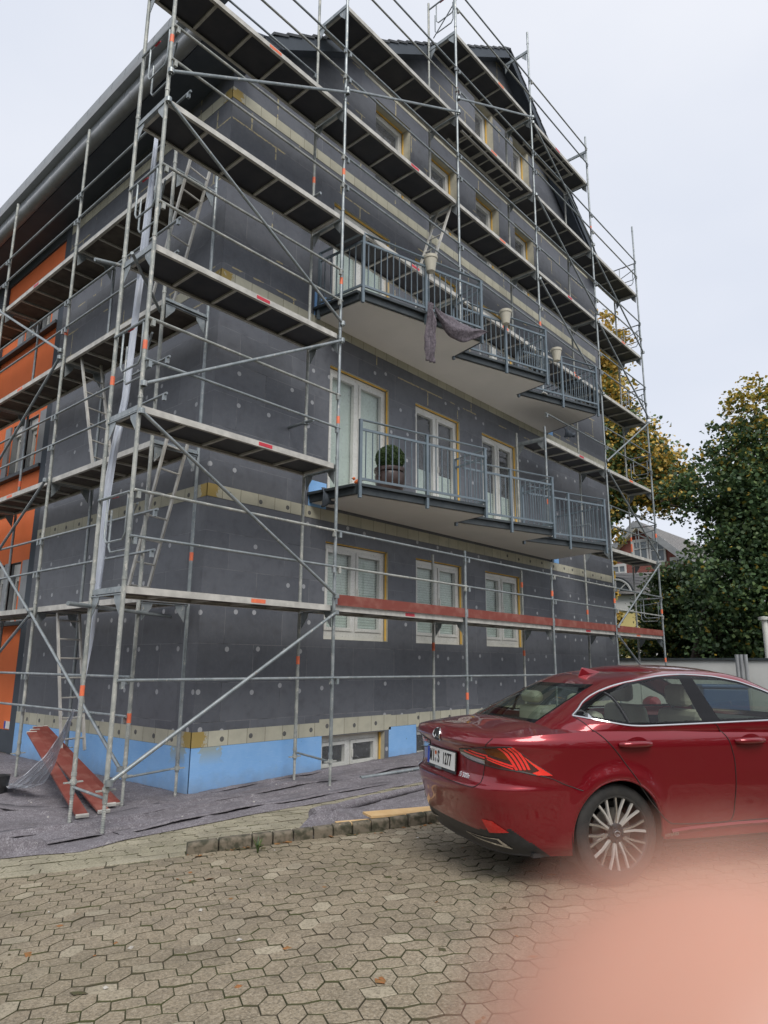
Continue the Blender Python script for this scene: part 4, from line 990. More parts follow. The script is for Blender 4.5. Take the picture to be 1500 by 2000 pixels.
# balcony things
def topiary():
    c = (8.02, 6.98, 2.60); T = empty('potted_boxwood', c, 'round clipped boxwood in a dark brown pot on the lower balcony', 'potted plant')
    m = MB(); m.lathe([(0, 0), (.17, 0), (.20, .04), (.235, .20), (.245, .30), (.23, .36), (.255, .37), (.26, .40), (.255, .43), (.23, .43), (.22, .38), (0, .38)], c, 32)
    for s in (-1, 1): m.path([(c[0]+s*.235, c[1], c[2]+.20), (c[0]+s*.285, c[1], c[2]+.21), (c[0]+s*.285, c[1], c[2]+.26), (c[0]+s*.24, c[1], c[2]+.28)], .018, 8)
    m.build('pot', M['pot'], T, smooth=True)
    V = []; F = []; cc = np.array((c[0], c[1], c[2]+.60))
    N = 5200; d = rng.normal(size=(N, 3)); d /= np.linalg.norm(d, axis=1)[:, None]; rr = .235*(1-.12*rng.random(N)**2)+.008*np.sin(d[:, 0]*9)*np.cos(d[:, 2]*11)
    P = cc+d*rr[:, None]*np.array((1, 1, .96)); a = rng.normal(size=(N, 3)); a /= np.linalg.norm(a, axis=1)[:, None]; b = np.cross(a, d+.4*rng.normal(size=(N, 3))); b /= np.linalg.norm(b, axis=1)[:, None]
    s = .012*(1+.4*rng.random(N))[:, None]; Q = np.stack([P-a*s*.9, P+b*s*.55, P+a*s*.9, P-b*s*.55], 1).reshape(-1, 3)
    F = np.arange(4*N).reshape(-1, 4); mesh_np('foliage', Q, F, M['box'], T)
    m = MB(); m.lathe([(0, -.2), (.12, -.16), (.19, -.08), (.205, 0), (.19, .1), (.12, .17), (0, .2)], tuple(cc), 20); m.build('inner_foliage', M['hedge'], T, smooth=True)
topiary()
def bird():
    c = Vector((7.23, 6.94, 2.66)); m = MB(); m.lathe([(0, -.055), (.022, -.04), (.036, -.01), (.036, .02), (.026, .05), (.012, .075), (0, .08)], c, 14, (.8, -.5, .35))
    m.lathe([(0, -.026), (.02, -.016), (.026, 0), (.02, .016), (0, .026)], c+Vector((-.045, .028, .045)), 12); m.mi = 1
    m.path([c+Vector((-.068, .043, .045)), c+Vector((-.085, .052, .043))], .005, 6, .001); m.box((c.x-.01, c.y-.01, c.z-.06), (c.x+.0, c.y, c.z-.03))
    m.mi = 2; m.bar(c+Vector((.05, -.03, .02)), c+Vector((.11, -.065, .04)), .02, .006)
    tag(m.build('bird_figurine', [M['seal'], M['black'], M['wood']], smooth=True), 'small orange bird figurine perched on the corner of the lower balcony', 'figurine')
bird()
for (x, y, lab) in ((8.43, 6.45, 'beige hanging pot on the upper balcony railing, nearest to the ladder'), (10.85, 6.47, 'beige hanging pot in the middle section of the upper balcony railing'), (13.02, 6.52, 'beige hanging pot on the far right section of the upper balcony railing')):
    T = empty('hanging_pot', (x, y, 6.50), lab, 'flower pot', 'beige pots hooked on the upper balcony railing')
    m = MB(); m.lathe([(0, 0), (.074, 0), (.108, .23), (.118, .23), (.122, .28), (.112, .28), (.10, .22), (.07, .02), (0, .02)], (x, y, 6.50), 28); m.build('pot', M['beige'], T, smooth=True)
    m = MB(); m.path([(x, y+.13, 6.70), (x, y+.14, 6.80), (x, y+.19, 6.80), (x, y+.19, 6.74)], .006, 6); m.build('hook', M['beige'], T)
# felt hanging from the upper balcony
sheet_strip('hanging_felt', [(8.34, 6.38, 5.86), (8.33, 6.37, 5.6), (8.31, 6.37, 5.3), (8.30, 6.38, 5.0), (8.31, 6.38, 4.80)], [.13, .16, .20, .23, .20], M['felt2'], 'long strip of grey felt hanging straight down from the upper balcony edge', 'felt cloth', (.97, -.25, 0), .006, 9, .02)
def swag():
    V = []; F = []; n = 26; k = 8; A = Vector((8.42, 6.38, 5.80)); Bq = Vector((9.60, 6.12, 5.74))
    for i in range(n+1):
        t = i/n; top = A.lerp(Bq, t)+Vector((0, 0, -.04*math.sin(math.pi*t))); dpt = .34*math.sin(math.pi*min(1, t*1.02)**.8)+.03
        for j in range(k+1):
            s = j/k; V.append((top.x, top.y-.05*math.sin(math.pi*s)-.02*math.sin(s*9+t*7), top.z-dpt*s+.01*math.sin(t*23+s*5)))
    F = [(i*(k+1)+j, i*(k+1)+j+1, (i+1)*(k+1)+j+1, (i+1)*(k+1)+j) for i in range(n) for j in range(k)]
    m = MB(); m.add(V, F); o = m.build('hanging_felt', M['felt2'], smooth=True); md = o.modifiers.new('thickness', 'SOLIDIFY'); md.thickness = .008
    tag(o, 'piece of grey felt draped in a bow below the upper balcony railing', 'felt cloth')
swag()
def rag(c, s, label):
    m = MB(); n = 14; k = 10; V = []
    for i in range(n+1):
        for j in range(k+1):
            t = i/n; u = j/k; V.append((c[0]+t*s[0]+.01*math.sin(u*8+t*5), c[1]-.05*math.sin(math.pi*u)+.015*math.sin(t*17), c[2]-u*s[1]*(1-.5*t)+.012*math.sin(t*13+u*3)))
    m.add(V, [(i*(k+1)+j, i*(k+1)+j+1, (i+1)*(k+1)+j+1, (i+1)*(k+1)+j) for i in range(n) for j in range(k)])
    o = m.build('felt_rag', M['anthracite'], smooth=True); md = o.modifiers.new('thickness', 'SOLIDIFY'); md.thickness = .01; tag(o, label, 'rag')
rag((7.02, 7.5, 2.62), (.42, .30), 'dark rag hanging over the left end of the lower balcony')
rag((14.75, 7.3, 5.60), (.5, .22), 'dark rag hanging below the right end of the upper balcony')
# number plate fixed to the orange wall
Tn = empty('wall_number_plate', (XL+.09, 13.9, -1.13), 'small white number plate with a blue band on the orange wall at the left edge', 'sign')
MB().box((XL+.085, 13.62, -1.20), (XL+.099, 14.02, -1.07)).build('plate', M['plate'], Tn)
MB().box((XL+.083, 13.95, -1.20), (XL+.0845, 14.02, -1.07)).build('blue_band', M['eu'], Tn)

def debris():
    """crumbs of mortar, foam and fallen leaves on the felt and along the kerb: nobody could count them"""
    m = MB(); 
    for i in range(900):
        if i < 560:
            x = random.uniform(2.6, 12); y = random.uniform(6.3, 7.8) if x > 5.2 else random.uniform(6.7, 10.5); h = .012
        elif i < 760: t = random.uniform(KS, 7.5); p = K0+KD*t-KN*abs(random.gauss(.07, .05)); x, y = p.x, p.y; h = .004
        else: x = random.uniform(1.5, 7); y = random.uniform(1.8, 5.6); h = .003
        if i >= 560 and kside(x, y) > -.055: continue
        s = abs(random.gauss(0, .008))+.004; z = gz(x, y)+h; a = random.uniform(0, 6.28)
        if i < 480 or i >= 860: m.mi = 0; k = .6
        else: m.mi = 1 if random.random() < .5 else 2; s *= 2.0; k = .12
        Mx = Matrix.Rotation(a, 3, 'Z') @ Matrix.Rotation(random.uniform(-.4, .4), 3, 'X')
        vs = [Vector((x, y, z))+Mx@Vector((dx*s, dy*s*.7, dz*s*k)) for dx, dy, dz in ((-1, 0, .2), (0, -1, 0), (1, .1, .3), (.1, 1, .1), (0, 0, 1.2))]
        m.add(vs, [(0, 1, 4), (1, 2, 4), (2, 3, 4), (3, 0, 4), (0, 3, 2, 1)])
    o = m.build('debris', [simple('mortar_crumbs', (.5, .48, .44), (.35, .33, .3), 40, .9, bump=0), simple('dry_leaf', (.28, .10, .03), (.2, .12, .04), 40, .8, bump=0), simple('moss_crumb', (.05, .06, .02), (.08, .06, .03), 40, .9, bump=0)])
    tag(o, 'crumbs of mortar and small fallen leaves scattered over the felt and pavers', 'debris', kind='stuff')
debris()

# ---------------------------------------------------------------- car (local frame: x forward, y left, z up, rear axle at the origin)
CAR_TH = R(-30.5); CAR_LOC = (5.2415, 2.8433, -1.43)
V0 = -.02
def mono(x, xs, ys):
    """smooth interpolation through the given stations"""
    x = np.asarray(x, float); xs = np.asarray(xs, float); ys = np.asarray(ys, float)
    h = np.diff(xs); d = np.diff(ys)/h; mm = np.zeros(len(xs)); mm[0] = d[0]; mm[-1] = d[-1]
    for i in range(1, len(xs)-1): mm[i] = 0 if d[i-1]*d[i] <= 0 else 2*d[i-1]*d[i]/(d[i-1]+d[i])
    xc = np.clip(x, xs[0], xs[-1]); k = np.clip(np.searchsorted(xs, xc)-1, 0, len(h)-1); t = (xc-xs[k])/h[k]
    return (2*t**3-3*t*t+1)*ys[k]+(t**3-2*t*t+t)*h[k]*mm[k]+(-2*t**3+3*t*t)*ys[k+1]+(t**3-t*t)*h[k]*mm[k+1]
def unit_outline(n, asp):
    th = np.linspace(0, math.pi, 20001); c = np.abs(np.sin(th))**(2/n); s = -np.sign(np.cos(th))*np.abs(np.cos(th))**(2/n)
    L = np.concatenate([[0], np.cumsum(np.hypot(np.diff(s)*asp, np.diff(c)))]); L /= L[-1]
    return lambda q: (np.interp(q, L, s), np.interp(q, L, c))
OUT1 = unit_outline(6.5, 2.6); OUT2 = unit_outline(6.0, 1.6)
W0 = lambda u: mono(u, [-1, -.5, -.3, .3, .5, 2.2, 3.0, 3.6], [.19, .20, .215, .27, .255, .255, .22, .24])
WT = lambda u: mono(u, [-.98, -.75, -.4, 0, .5, 1.2, 2.0, 2.5, 3.0, 3.35, 3.55], [.935, .955, .975, .985, .985, .965, .945, .90, .83, .74, .62])
HW = lambda w_: mono(w_, [.20, .26, .35, .50, .64, .70, .80, .87, .93, .97, 1.], [.805, .832, .845, .861, .874, .878, .879, .880, .870, .848, .822])
UR = lambda w_: mono(w_, [.20, .28, .36, .46, .56, .615, .645, .70, .78, .85, .90, .935, .96], [-.81, -.865, -.90, -.925, -.955, -.96, -.925, -.912, -.912, -.925, -.965, -.955, -.93])
UF = lambda w_: mono(w_, [.20, .35, .55, .70, .85, 1.0], [3.40, 3.50, 3.52, 3.42, 3.10, 2.6])
HC = lambda u: mono(u, [-.98, -.92, -.7, -.4, 2.3, 2.6, 3.1, 3.4, 3.55], [.945, .985, 1.0, 1.03, 1.0, .97, .88, .79, .65])
def S(q, t, side=1):
    """lower body: q 0..1 from the rear centre along the side to the front centre; t 0..1 from sill to shoulder"""
    q = np.asarray(q, float); t = np.asarray(t, float); s, c = OUT1(q)
    u0 = 1.27+s*2.23; w_ = W0(u0)+t*(WT(u0)-W0(u0)); ur, uf = UR(w_), UF(w_)
    u = (ur+uf)/2+s*(uf-ur)/2; hw = HW(w_)
    for uc in (0, 2.66):
        rr = np.hypot(u-uc, w_-.33); hw = hw+.022*np.exp(-((rr-.36)/.07)**2)
    hw = hw-.012*np.exp(-((w_-.42)/.1)**2)*np.exp(-((u-1.3)/.8)**2)
    v = hw*c; k = np.clip((-.35-u)/.5, 0, 1); k = k*k*(3-2*k); u = u+.085*k*(c**2)
    kf = np.clip((u-2.6)/.8, 0, 1); u = u-.30*kf*kf*(c**2)
    return u, V0+side*v, w_
GR = np.array([(.95, -.62, 2.60, .832), (1.00, -.46, 2.42, .846), (1.03, -.39, 2.30, .845), (1.10, -.245, 2.12, .80), (1.20, -.035, 1.90, .735), (1.29, .165, 1.70, .675), (1.345, .32, 1.55, .635), (1.375, .47, 1.42, .595), (1.392, .60, 1.32, .55)])
GT = np.linspace(0, 1, len(GR))
def Gs(q, t, side=1):
    q = np.asarray(q, float); t = np.asarray(t, float); s, c = OUT2(q)
    w_ = mono(t, GT, GR[:, 0]); ur = mono(t, GT, GR[:, 1]); uf = mono(t, GT, GR[:, 2]); hw = mono(t, GT, GR[:, 3])
    u = (ur+uf)/2+s*(uf-ur)/2; v = hw*c; k = np.clip((1-s)/2, 0, 1)
    u = u+.07*np.clip(-s, 0, 1)**6*c**2-.12*np.clip(s, 0, 1)**6*c**2
    return u, V0+side*v, w_+.0*t
def inpoly(P, x, y):
    x = np.asarray(x); y = np.asarray(y); c = np.zeros(x.shape, bool); n = len(P)
    for i in range(n):
        (x1, y1), (x2, y2) = P[i], P[(i+1)%n]
        if y1 == y2: continue
        c ^= ((y1 > y) != (y2 > y)) & (x < (x2-x1)*(y-y1)/(y2-y1)+x1)
    return c
def pdist(P, x, y, closed=True):
    x = np.asarray(x, float); y = np.asarray(y, float); d = np.full(x.shape, 9.); n = len(P)
    for i in range(n if closed else n-1):
        (x1, y1), (x2, y2) = P[i], P[(i+1)%n]; L = (x2-x1)**2+(y2-y1)**2+1e-12; t = np.clip(((x-x1)*(x2-x1)+(y-y1)*(y2-y1))/L, 0, 1)
        d = np.minimum(d, np.hypot(x-x1-t*(x2-x1), y-y1-t*(y2-y1)))
    return d
def to_local(u, v, w_): return np.stack([u, -v, w_], -1)
def grid_faces(nr, nc): 
    a = np.arange(nr*nc).reshape(nr, nc); return np.stack([a[:-1, :-1], a[:-1, 1:], a[1:, 1:], a[1:, :-1]], -1).reshape(-1, 4)
def mk(name, V, F, mats, parent, mi=None, smooth=True, solid=0):
    used = np.unique(F); rem = np.full(len(V), -1); rem[used] = np.arange(len(used)); V = V[used]; F = rem[F]
    me = bpy.data.meshes.new(name); me.vertices.add(len(V)); me.vertices.foreach_set('co', np.asarray(V, np.float32).ravel())
    k = F.shape[1]; me.loops.add(F.size); me.loops.foreach_set('vertex_index', np.asarray(F, np.int32).ravel()); me.polygons.add(len(F))
    me.polygons.foreach_set('loop_start', np.arange(0, F.size, k)); me.polygons.foreach_set('loop_total', np.full(len(F), k))
    for m in (mats if isinstance(mats, list) else [mats]): me.materials.append(m)
    if mi is not None: me.polygons.foreach_set('material_index', np.asarray(mi, np.int32))
    me.polygons.foreach_set('use_smooth', [smooth]*len(F)); me.update(calc_edges=True); me.validate()
    o = bpy.data.objects.new(name, me); col.objects.link(o); o.parent = parent
    return o
SIDEWIN = [(-.189, 1.079), (-.142, 1.075), (-.011, 1.05), (.147, 1.025), (.405, 1.025), (.881, 1.034), (1.5, 1.045), (2.02, 1.05), (1.9, 1.10), (1.7, 1.18), (1.509, 1.255), (1.319, 1.315), (1.105, 1.352), (.826, 1.366), (.577, 1.352), (.321, 1.308), (.122, 1.242), (-.053, 1.158)]
NQ, NTt = 420, 74
QS = np.linspace(0, 1, NQ); TS = np.linspace(0, 1, NTt)
def body_grid(side):
    q, t = np.meshgrid(QS, TS); return S(q, t, side)
CAR = empty('red_car', CAR_LOC, 'glossy dark red saloon car parked at the kerb on the right', 'car', rz=CAR_TH)
CARM = Matrix.Translation((CAR_LOC[0], CAR_LOC[1], CAR_LOC[2]+H)) @ Matrix.Rotation(CAR_TH, 4, 'Z')
def build_car():
    q, t = np.meshgrid(QS, TS)
    PV = []; PF = []; BL = []; off = 0
    pref = [(-.9, .0)]
    for side in (1, -1):
        u, v, w_ = S(q, t, side)
        # snap the mesh to clean wheel arches
        for uc in (0, 2.66):
            dx, dz = u-uc, w_-.325; r = np.hypot(dx, dz); Ra = .352; near = (np.abs(r-Ra) < .013) & (np.abs(v-V0) > .4)
            f = np.where(near, Ra/np.maximum(r, 1e-6), 1.); u = uc+dx*f; w_ = .325+dz*f
        P = to_local(u, v, w_).reshape(-1, 3); F = grid_faces(NTt, NQ)
        fc = P[F].mean(1); cu, cv, cw = fc[:, 0], -fc[:, 1]-V0, fc[:, 2]
        keep = np.ones(len(F), bool)
        for uc in (0, 2.66): keep &= ~((np.hypot(cu-uc, cw-.325) < .3515) & (np.abs(cv) > .4))
        bound = np.interp(cu, [-.95, -.86, -.82, -.735, -.66, -.48], [.315, .325, .35, .365, .315, .20])
        blk = (cu < -.4) & (cw < bound)
        PV.append(P); PF.append(F[keep]+off); BL.append(blk[keep]); off += len(P)
    V = np.concatenate(PV); F = np.concatenate(PF); BLK = np.concatenate(BL)
    if True:
        bv = BVHTree.FromPolygons([tuple(map(float, p)) for p in V], [tuple(map(int, f)) for f in F])
    # cap over the shoulder line: crown from side to side
    nC = 60; s = np.linspace(-1, 1, 2*nC+1)
    uR, vR, wR = S(QS, np.ones(NQ), 1); uL, vL, wL = S(QS, np.ones(NQ), -1)
    a = (s[:, None]+1)/2; cu = uL*(1-a)+uR*a; cv = vL*(1-a)+vR*a; hc = HC(uR)[None, :]; sh = wR[None, :]
    wmax = np.maximum(1e-3, (vR-V0))/.85
    k = 1-np.abs(s[:, None])**2.6; wC = sh+(hc-sh)*k*np.clip(wmax*1.15, 0, 1)[None, :]
    Vc = to_local(cu, cv, wC).reshape(-1, 3); Fc = grid_faces(2*nC+1, NQ); fcc = Vc[Fc].mean(1)
    inside = (fcc[:, 0] > -.40) & (fcc[:, 0] < 2.25) & (np.abs(-fcc[:, 1]-V0) < .70)
    Fc = Fc[~inside]+len(V)
    Vb = np.concatenate([V, Vc]); Fb = np.concatenate([F, Fc]); mi = np.concatenate([BLK.astype(int), np.zeros(len(Fc), int)])
    # greenhouse
    n2, m2 = 620, 150; q2, t2 = np.meshgrid(np.linspace(0, 1, n2), np.linspace(0, 1, m2))
    GV = []; GF = []; off = 0
    for side in (1, -1):
        u, v, w_ = Gs(q2, t2, side); P = to_local(u, v, w_).reshape(-1, 3); GV.append(P); GF.append(grid_faces(m2, n2)+off); off += len(P)
    GV = np.concatenate(GV); GF = np.concatenate(GF); g = GV[GF].mean(1); gu, gv, gw = g[:, 0], -g[:, 1]-V0, g[:, 2]
    nrm = np.cross(GV[GF[:, 1]]-GV[GF[:, 0]], GV[GF[:, 3]]-GV[GF[:, 0]]); nrm /= np.linalg.norm(nrm, axis=1)[:, None]+1e-12
    sideish = (np.abs(gv) > .45) & (np.abs(nrm[:, 1]) > .55)
    win = inpoly(SIDEWIN, gu, gw) & (np.abs(gv) > .50) & (gu > -.25) & (gu < 2.05)
    RG = [(-.64, 1.018), (.455, 1.018), (.375, 1.288), (-.54, 1.288)]; rear = inpoly(RG, gv, gw) & (gu < .45)
    FG = [(-.66, 1.0), (.66, 1.0), (.52, 1.345), (-.52, 1.345)]; front = inpoly(FG, gv, gw) & (gu > 1.25) & ~win
    sd = pdist(SIDEWIN, gu, gw); bp = inpoly([(.765, 1.40), (.775, 1.0), (.945, 1.0), (.885, 1.40)], gu, gw); dv = inpoly([(.112, 1.3), (.128, 1.0), (.158, 1.0), (.142, 1.3)], gu, gw)
    rd = pdist(RG, gv, gw); fd = pdist(FG, gv, gw)
    blackw = win & ((sd < .016) | bp | dv); glassw = win & ~blackw; blackr = rear & (rd < .022); glassr = rear & ~blackr
    blackf = front & (fd < .03); glassf = front & ~blackf; bodyg = ~(win | rear | front)
    # roof cap
    uR, vR, wR = Gs(np.linspace(0, 1, n2), np.ones(n2), 1); uL, vL, wL = Gs(np.linspace(0, 1, n2), np.ones(n2), -1)
    cu = uL*(1-a)+uR*a; cv = vL*(1-a)+vR*a; wid = np.clip((vR-V0)/.55, 0, 1)[None, :]
    ends = np.clip(1-((cu-.93)/.46)**2, 0, 1)**.6
    wC = wR[None, :]+.050*(1-np.abs(s[:, None])**2.2)*wid**.8*ends
    Vr = to_local(cu, cv, wC).reshape(-1, 3); Fr = grid_faces(2*nC+1, n2)
    n0 = len(Vb); n1 = n0+len(GV)
    Vall = np.concatenate([Vb, GV, Vr]); Fall = np.concatenate([Fb, GF[bodyg]+n0, Fr+n1]); mi = np.concatenate([mi, np.zeros(bodyg.sum()+len(Fr), int)])
    body = mk('body', Vall, Fall, [M['paint'], M['black']], CAR, mi)
    mk('window_surround', GV, GF[blackw | blackf | blackr], M['gloss'], body)
    mk('side_window', GV, GF[glassw & (gv > 0) & (gu < .86)], M['cglass'], CAR); mk('side_window', GV, GF[glassw & (gv > 0) & (gu > .86)], M['cglass'], CAR)
    mk('side_window', GV, GF[glassw & (gv < 0)], M['cglass'], CAR)
    mk('rear_window', GV, GF[glassr], M['rglass'], CAR); mk('windscreen', GV, GF[glassf], M['rglass'], CAR)
    # surface helpers
    bvb = BVHTree.FromPolygons([tuple(map(float, p)) for p in Vall], [tuple(map(int, f)) for f in Fall])
    bvg = BVHTree.FromPolygons([tuple(map(float, p)) for p in np.concatenate([Vall, GV])], [tuple(map(int, f)) for f in np.concatenate([Fall, GF+len(Vall)])])
    def side_pt(u, w_, sgn=1, out=0., bvx=None):
        h = (bvx or bvg).ray_cast(Vector((u, -sgn*2, w_)), Vector((0, sgn, 0)))
        return h[0]+Vector((0, -sgn*out, 0)) if h[0] is not None else Vector((u, -sgn*.86, w_))
    def rear_pt(v, w_, out=0.):
        h = bvg.ray_cast(Vector((-3, -v, w_)), Vector((1, 0, 0))); return h[0]+Vector((-out, 0, 0)) if h[0] is not None else Vector((-.9, -v, w_))
    def resample(P, st=.012, sm=True):
        P = [Vector(p) for p in P]; out = [P[0]]
        for a_, b_ in zip(P[:-1], P[1:]):
            n = max(1, int((b_-a_).length/st))
            for i in range(1, n+1): out.append(a_.lerp(b_, i/n))
        for _ in range(6):
            out = [out[0]]+[(out[i-1]+out[i]*2+out[i+1])/4 for i in range(1, len(out)-1)]+[out[-1]]
        return out
    def line(P2, r, mat, nm, fn, par=body, **k):
        pts = [fn(p.x, p.y) for p in resample([(*p, 0) for p in P2])]; m = MB(); m.path(pts, r, 6); return m.build(nm, mat, par, smooth=True, local=True)
    for sg in (1, -1):
        sp = lambda x, y: side_pt(x, y, sg, .001)
        line([(-.195, 1.075), (-.16, 1.01), (-.09, .95), (.02, .83), (.13, .68), (.25, .52), (.345, .415), (.42, .365), (.6, .352), (.95, .348), (.985, .40), (1.0, .60), (1.0, .78), (.965, .92), (.882, 1.03)], .0035, M['ink'], 'door_gap', sp)
        line([(.95, .348), (1.6, .350), (1.95, .37), (2.0, .45), (2.0, .8), (2.02, 1.0)], .0035, M['ink'], 'door_gap', sp)
        # bright window trim
        low = [(-.19, 1.080), (-.142, 1.071), (-.011, 1.046), (.08, 1.030), (.147, 1.021), (.25, 1.017), (.405, 1.019), (.881, 1.028), (1.5, 1.040), (2.0, 1.046)]
        up = [(-.19, 1.083), (-.12, 1.122), (-.053, 1.163), (.03, 1.205), (.122, 1.246), (.22, 1.283), (.321, 1.312), (.45, 1.338), (.577, 1.356), (.7, 1.366), (.826, 1.370), (.96, 1.366), (1.105, 1.356), (1.319, 1.319), (1.509, 1.259), (1.7, 1.184), (1.9, 1.104)]
        line(low, .0085, M['chrome'], 'window_trim', lambda x, y: side_pt(x, y, sg, .0), CAR); sg > 0 and line(up, .0075, M['chrome'], 'window_trim', lambda x, y: side_pt(x, y, sg, .0), CAR)
        m = MB(); P = [(-.215, 1.078), (-.13, 1.083), (-.11, 1.115), (-.12, 1.121)]; 
        pts = [side_pt(x, y, sg, .007) for x, y in [(-.197, 1.078), (-.135, 1.065), (-.10, 1.066), (-.10, 1.10), (-.11, 1.122), (-.14, 1.112)]]; m.add(pts, [tuple(range(6))]); m.build('trim_corner', M['chrome'], body, local=True)
        line([(.13, 1.236), (.146, 1.035)], .007, M['black'], 'window_divider', lambda x, y: side_pt(x, y, sg, .001), CAR)
        # shoulder and sill creases, arch lips, sill
        for uc in (0, 2.66):
            A = [(uc+.352*math.cos(R(a_)), .325+.352*math.sin(R(a_))) for a_ in range(-6, 189, 6)]
            m = MB(); m.path([side_pt(x, y+ (0 if .3 < 1 else 0), sg, -.006, bvb) if False else arch_pt(x, y, uc, sg, side_pt) for x, y in A], .011, 8); m.build('arch_lip', M['paint'], body, smooth=True, local=True)
            m = MB(); ring = [(uc+.36*math.cos(R(a_)), .325+.36*math.sin(R(a_))) for a_ in range(-30, 211, 8)]
            vs = [(x, -V0-sg*.845, y) for x, y in ring]+[(x, -V0-sg*.50, y) for x, y in ring]; n = len(ring)
            m.add(vs, [(i, i+1, n+i+1, n+i) for i in range(n-1)]+[tuple(range(n, 2*n))]); m.build('wheel_housing', M['black'], body, local=True)
        line([(.42, .312), (.6, .322), (1.0, .330), (1.6, .325), (2.2, .31)], .018, M['paint'], 'side_sill', lambda x, y: side_pt(x, y, sg, -.002))
        # door handles
        for u0 in (.02, 1.02):
            h = empty_child('door_handle', CAR)
            pts = [side_pt(u0+x, .905-.02*abs(x-.13), sg, o) for x, o in ((0, .010), (.02, .032), (.08, .042), (.17, .042), (.235, .032), (.255, .006))]
            m = MB(); m.path(pts, [.012, .019, .021, .021, .018, .012], 12); m.build('door_handle', M['paint'], CAR, smooth=True, local=True)
            bpy.data.objects.remove(h)
            c = side_pt(u0+.155, .905, sg, -.0095); m = MB(); m.lathe([(0, .0125), (.03, .0120), (.055, .0108), (.070, .0092)], (0, 0, 0), 28, (0, -sg, 0))
            m.v = [(c.x+p[0]*1.25, c.y+p[1], c.z+p[2]*.62) for p in m.v]; m.build('handle_recess', M['handle_paint'], body, smooth=True, local=True)
    # trunk lid gaps and rear bumper joint
    gap = lambda Q, side, off=.0008: [Vector(map(float, to_local(*S(a_, b_, side))))+nudge(a_, b_, side, off) for a_, b_ in Q]
    def nudge(a_, b_, side, off):
        p = np.array(to_local(*S(a_, b_, side))); pa = np.array(to_local(*S(a_+.002, b_, side)))-p; pb = np.array(to_local(*S(a_, min(1, b_+.01) if b_ < .99 else b_-.01, side)))-p
        if b_ >= .99: pb = -pb
        n = np.cross(pa, pb)*side; n /= np.linalg.norm(n)+1e-9
        if np.dot(n[:2], p[:2]-np.array((1.2, .0))) < 0: n = -n
        return Vector(map(float, n*off))
    def sline(Q, side, r, mat, nm, off=.0008, par=body):
        m = MB(); m.path(gap([(p.x, p.y) for p in resample([(*p, 0) for p in Q], .004)], side, off), r, 6); return m.build(nm, mat, par, smooth=True, local=True)
    for sd_ in (1, -1):
        sline([(.002, .568), (.031, .564), (.066, .560), (.088, .558), (.0935, .575), (.094, .62), (.096, .70), (.098, .767)], sd_, .003, M['ink'], 'trunk_gap')
        sline([(.108, .925), (.112, .955), (.118, .998)], sd_, .003, M['ink'], 'trunk_gap')
        sline([(.1395, .722), (.16, .685), (.184, .645), (.207, .578), (.231, .522)], sd_, .003, M['ink'], 'bumper_gap')
    # patches in surface coordinates
    def patch(poly, side, off, mat, nm, par, nq=90, nt=60, thick=True):
        qa, qb = min(p[0] for p in poly), max(p[0] for p in poly); ta, tb = min(p[1] for p in poly), max(p[1] for p in poly)
        Q, T = np.meshgrid(np.linspace(qa, qb, nq+1), np.linspace(ta, tb, nt+1)); u, v, w_ = S(Q, T, side); P = to_local(u, v, w_)
        e = 1e-3; P1 = to_local(*S(Q+e, T, side)); P2 = to_local(*S(Q, np.minimum(T+.005, 1), side)); n = np.cross(P1-P, P2-P); n /= np.linalg.norm(n, axis=-1)[..., None]+1e-12
        s_ = np.sign(((P-np.array((1.2, -V0, .5)))*n).sum(-1))[..., None]; P = P+n*s_*off
        F = grid_faces(nt+1, nq+1); cq = Q.reshape(-1)[F].mean(1); ct = T.reshape(-1)[F].mean(1); k = inpoly(poly, cq, ct)
        if k.sum() == 0: return None
        return mk(nm, P.reshape(-1, 3), F[k], mat, par)
    LAMP = [(.0475, .866), (.069, .885), (.108, .926), (.141, .926), (.1445, .877), (.158, .785), (.187, .668), (.163, .676), (.139, .716), (.098, .760), (.067, .788), (.0495, .822)]
    for sd_ in (1, -1):
        lamp = patch(LAMP, sd_, .002, M['lampdark'], 'tail_lamp', CAR, 160, 90)
        sline(LAMP+[LAMP[0]], sd_, .0035, M['ink'], 'lamp_edge', .001, lamp)
        patch([(.0500, .842), (.0600, .838), (.0985, .800), (.0985, .768), (.0660, .796), (.0515, .822)], sd_, .0042, M['chrome'], 'chrome_bar', lamp)
        def bar_(p, q_, wd, mat='lampbright', nm='light_bar'):
            a_ = np.array(p); b_ = np.array(q_); d = b_-a_; n = np.array((-d[1]*.25, d[0]/.25)); n = n/np.linalg.norm(n/np.array((.25, 1)))*wd
            n = np.array((0, 1.))*wd if abs(d[0])*4 > abs(d[1])*1.2 else np.array((1, 0.))*wd*.28
            patch([tuple(a_-n), tuple(b_-n), tuple(b_+n), tuple(a_+n)], sd_, .0046, M[mat], nm, lamp, 120, 60)
        bar_((.060, .862), (.099, .822), .007); bar_((.072, .875), (.104, .845), .007); bar_((.101, .838), (.136, .752), .008); bar_((.102, .815), (.133, .738), .006)
        patch([(.100, .905), (.121, .915), (.136, .795), (.104, .86)], sd_, .0036, M['amber_dark'], 'indicator', lamp)
        for x0, x1 in ((.1225, .1375), (.1285, .1425), (.1345, .1475), (.1395, .1530)):
            patch([(x0, .918), (x0+.0038, .918), (x1+.0012, .728), (x1-.0022, .728)], sd_, .0046, M['lampbright'], 'light_bar', lamp)
        patch([(.147, .85), (.1585, .782), (.186, .669), (.163, .680), (.156, .70), (.1665, .716), (.153, .795)], sd_, .0046, M['lampbright'], 'light_bar', lamp)
        patch([(.093, .290), (.108, .288), (.1255, .203), (.100, .178)], sd_, .004, M['lampred'], 'reflector', CAR, 60, 50)
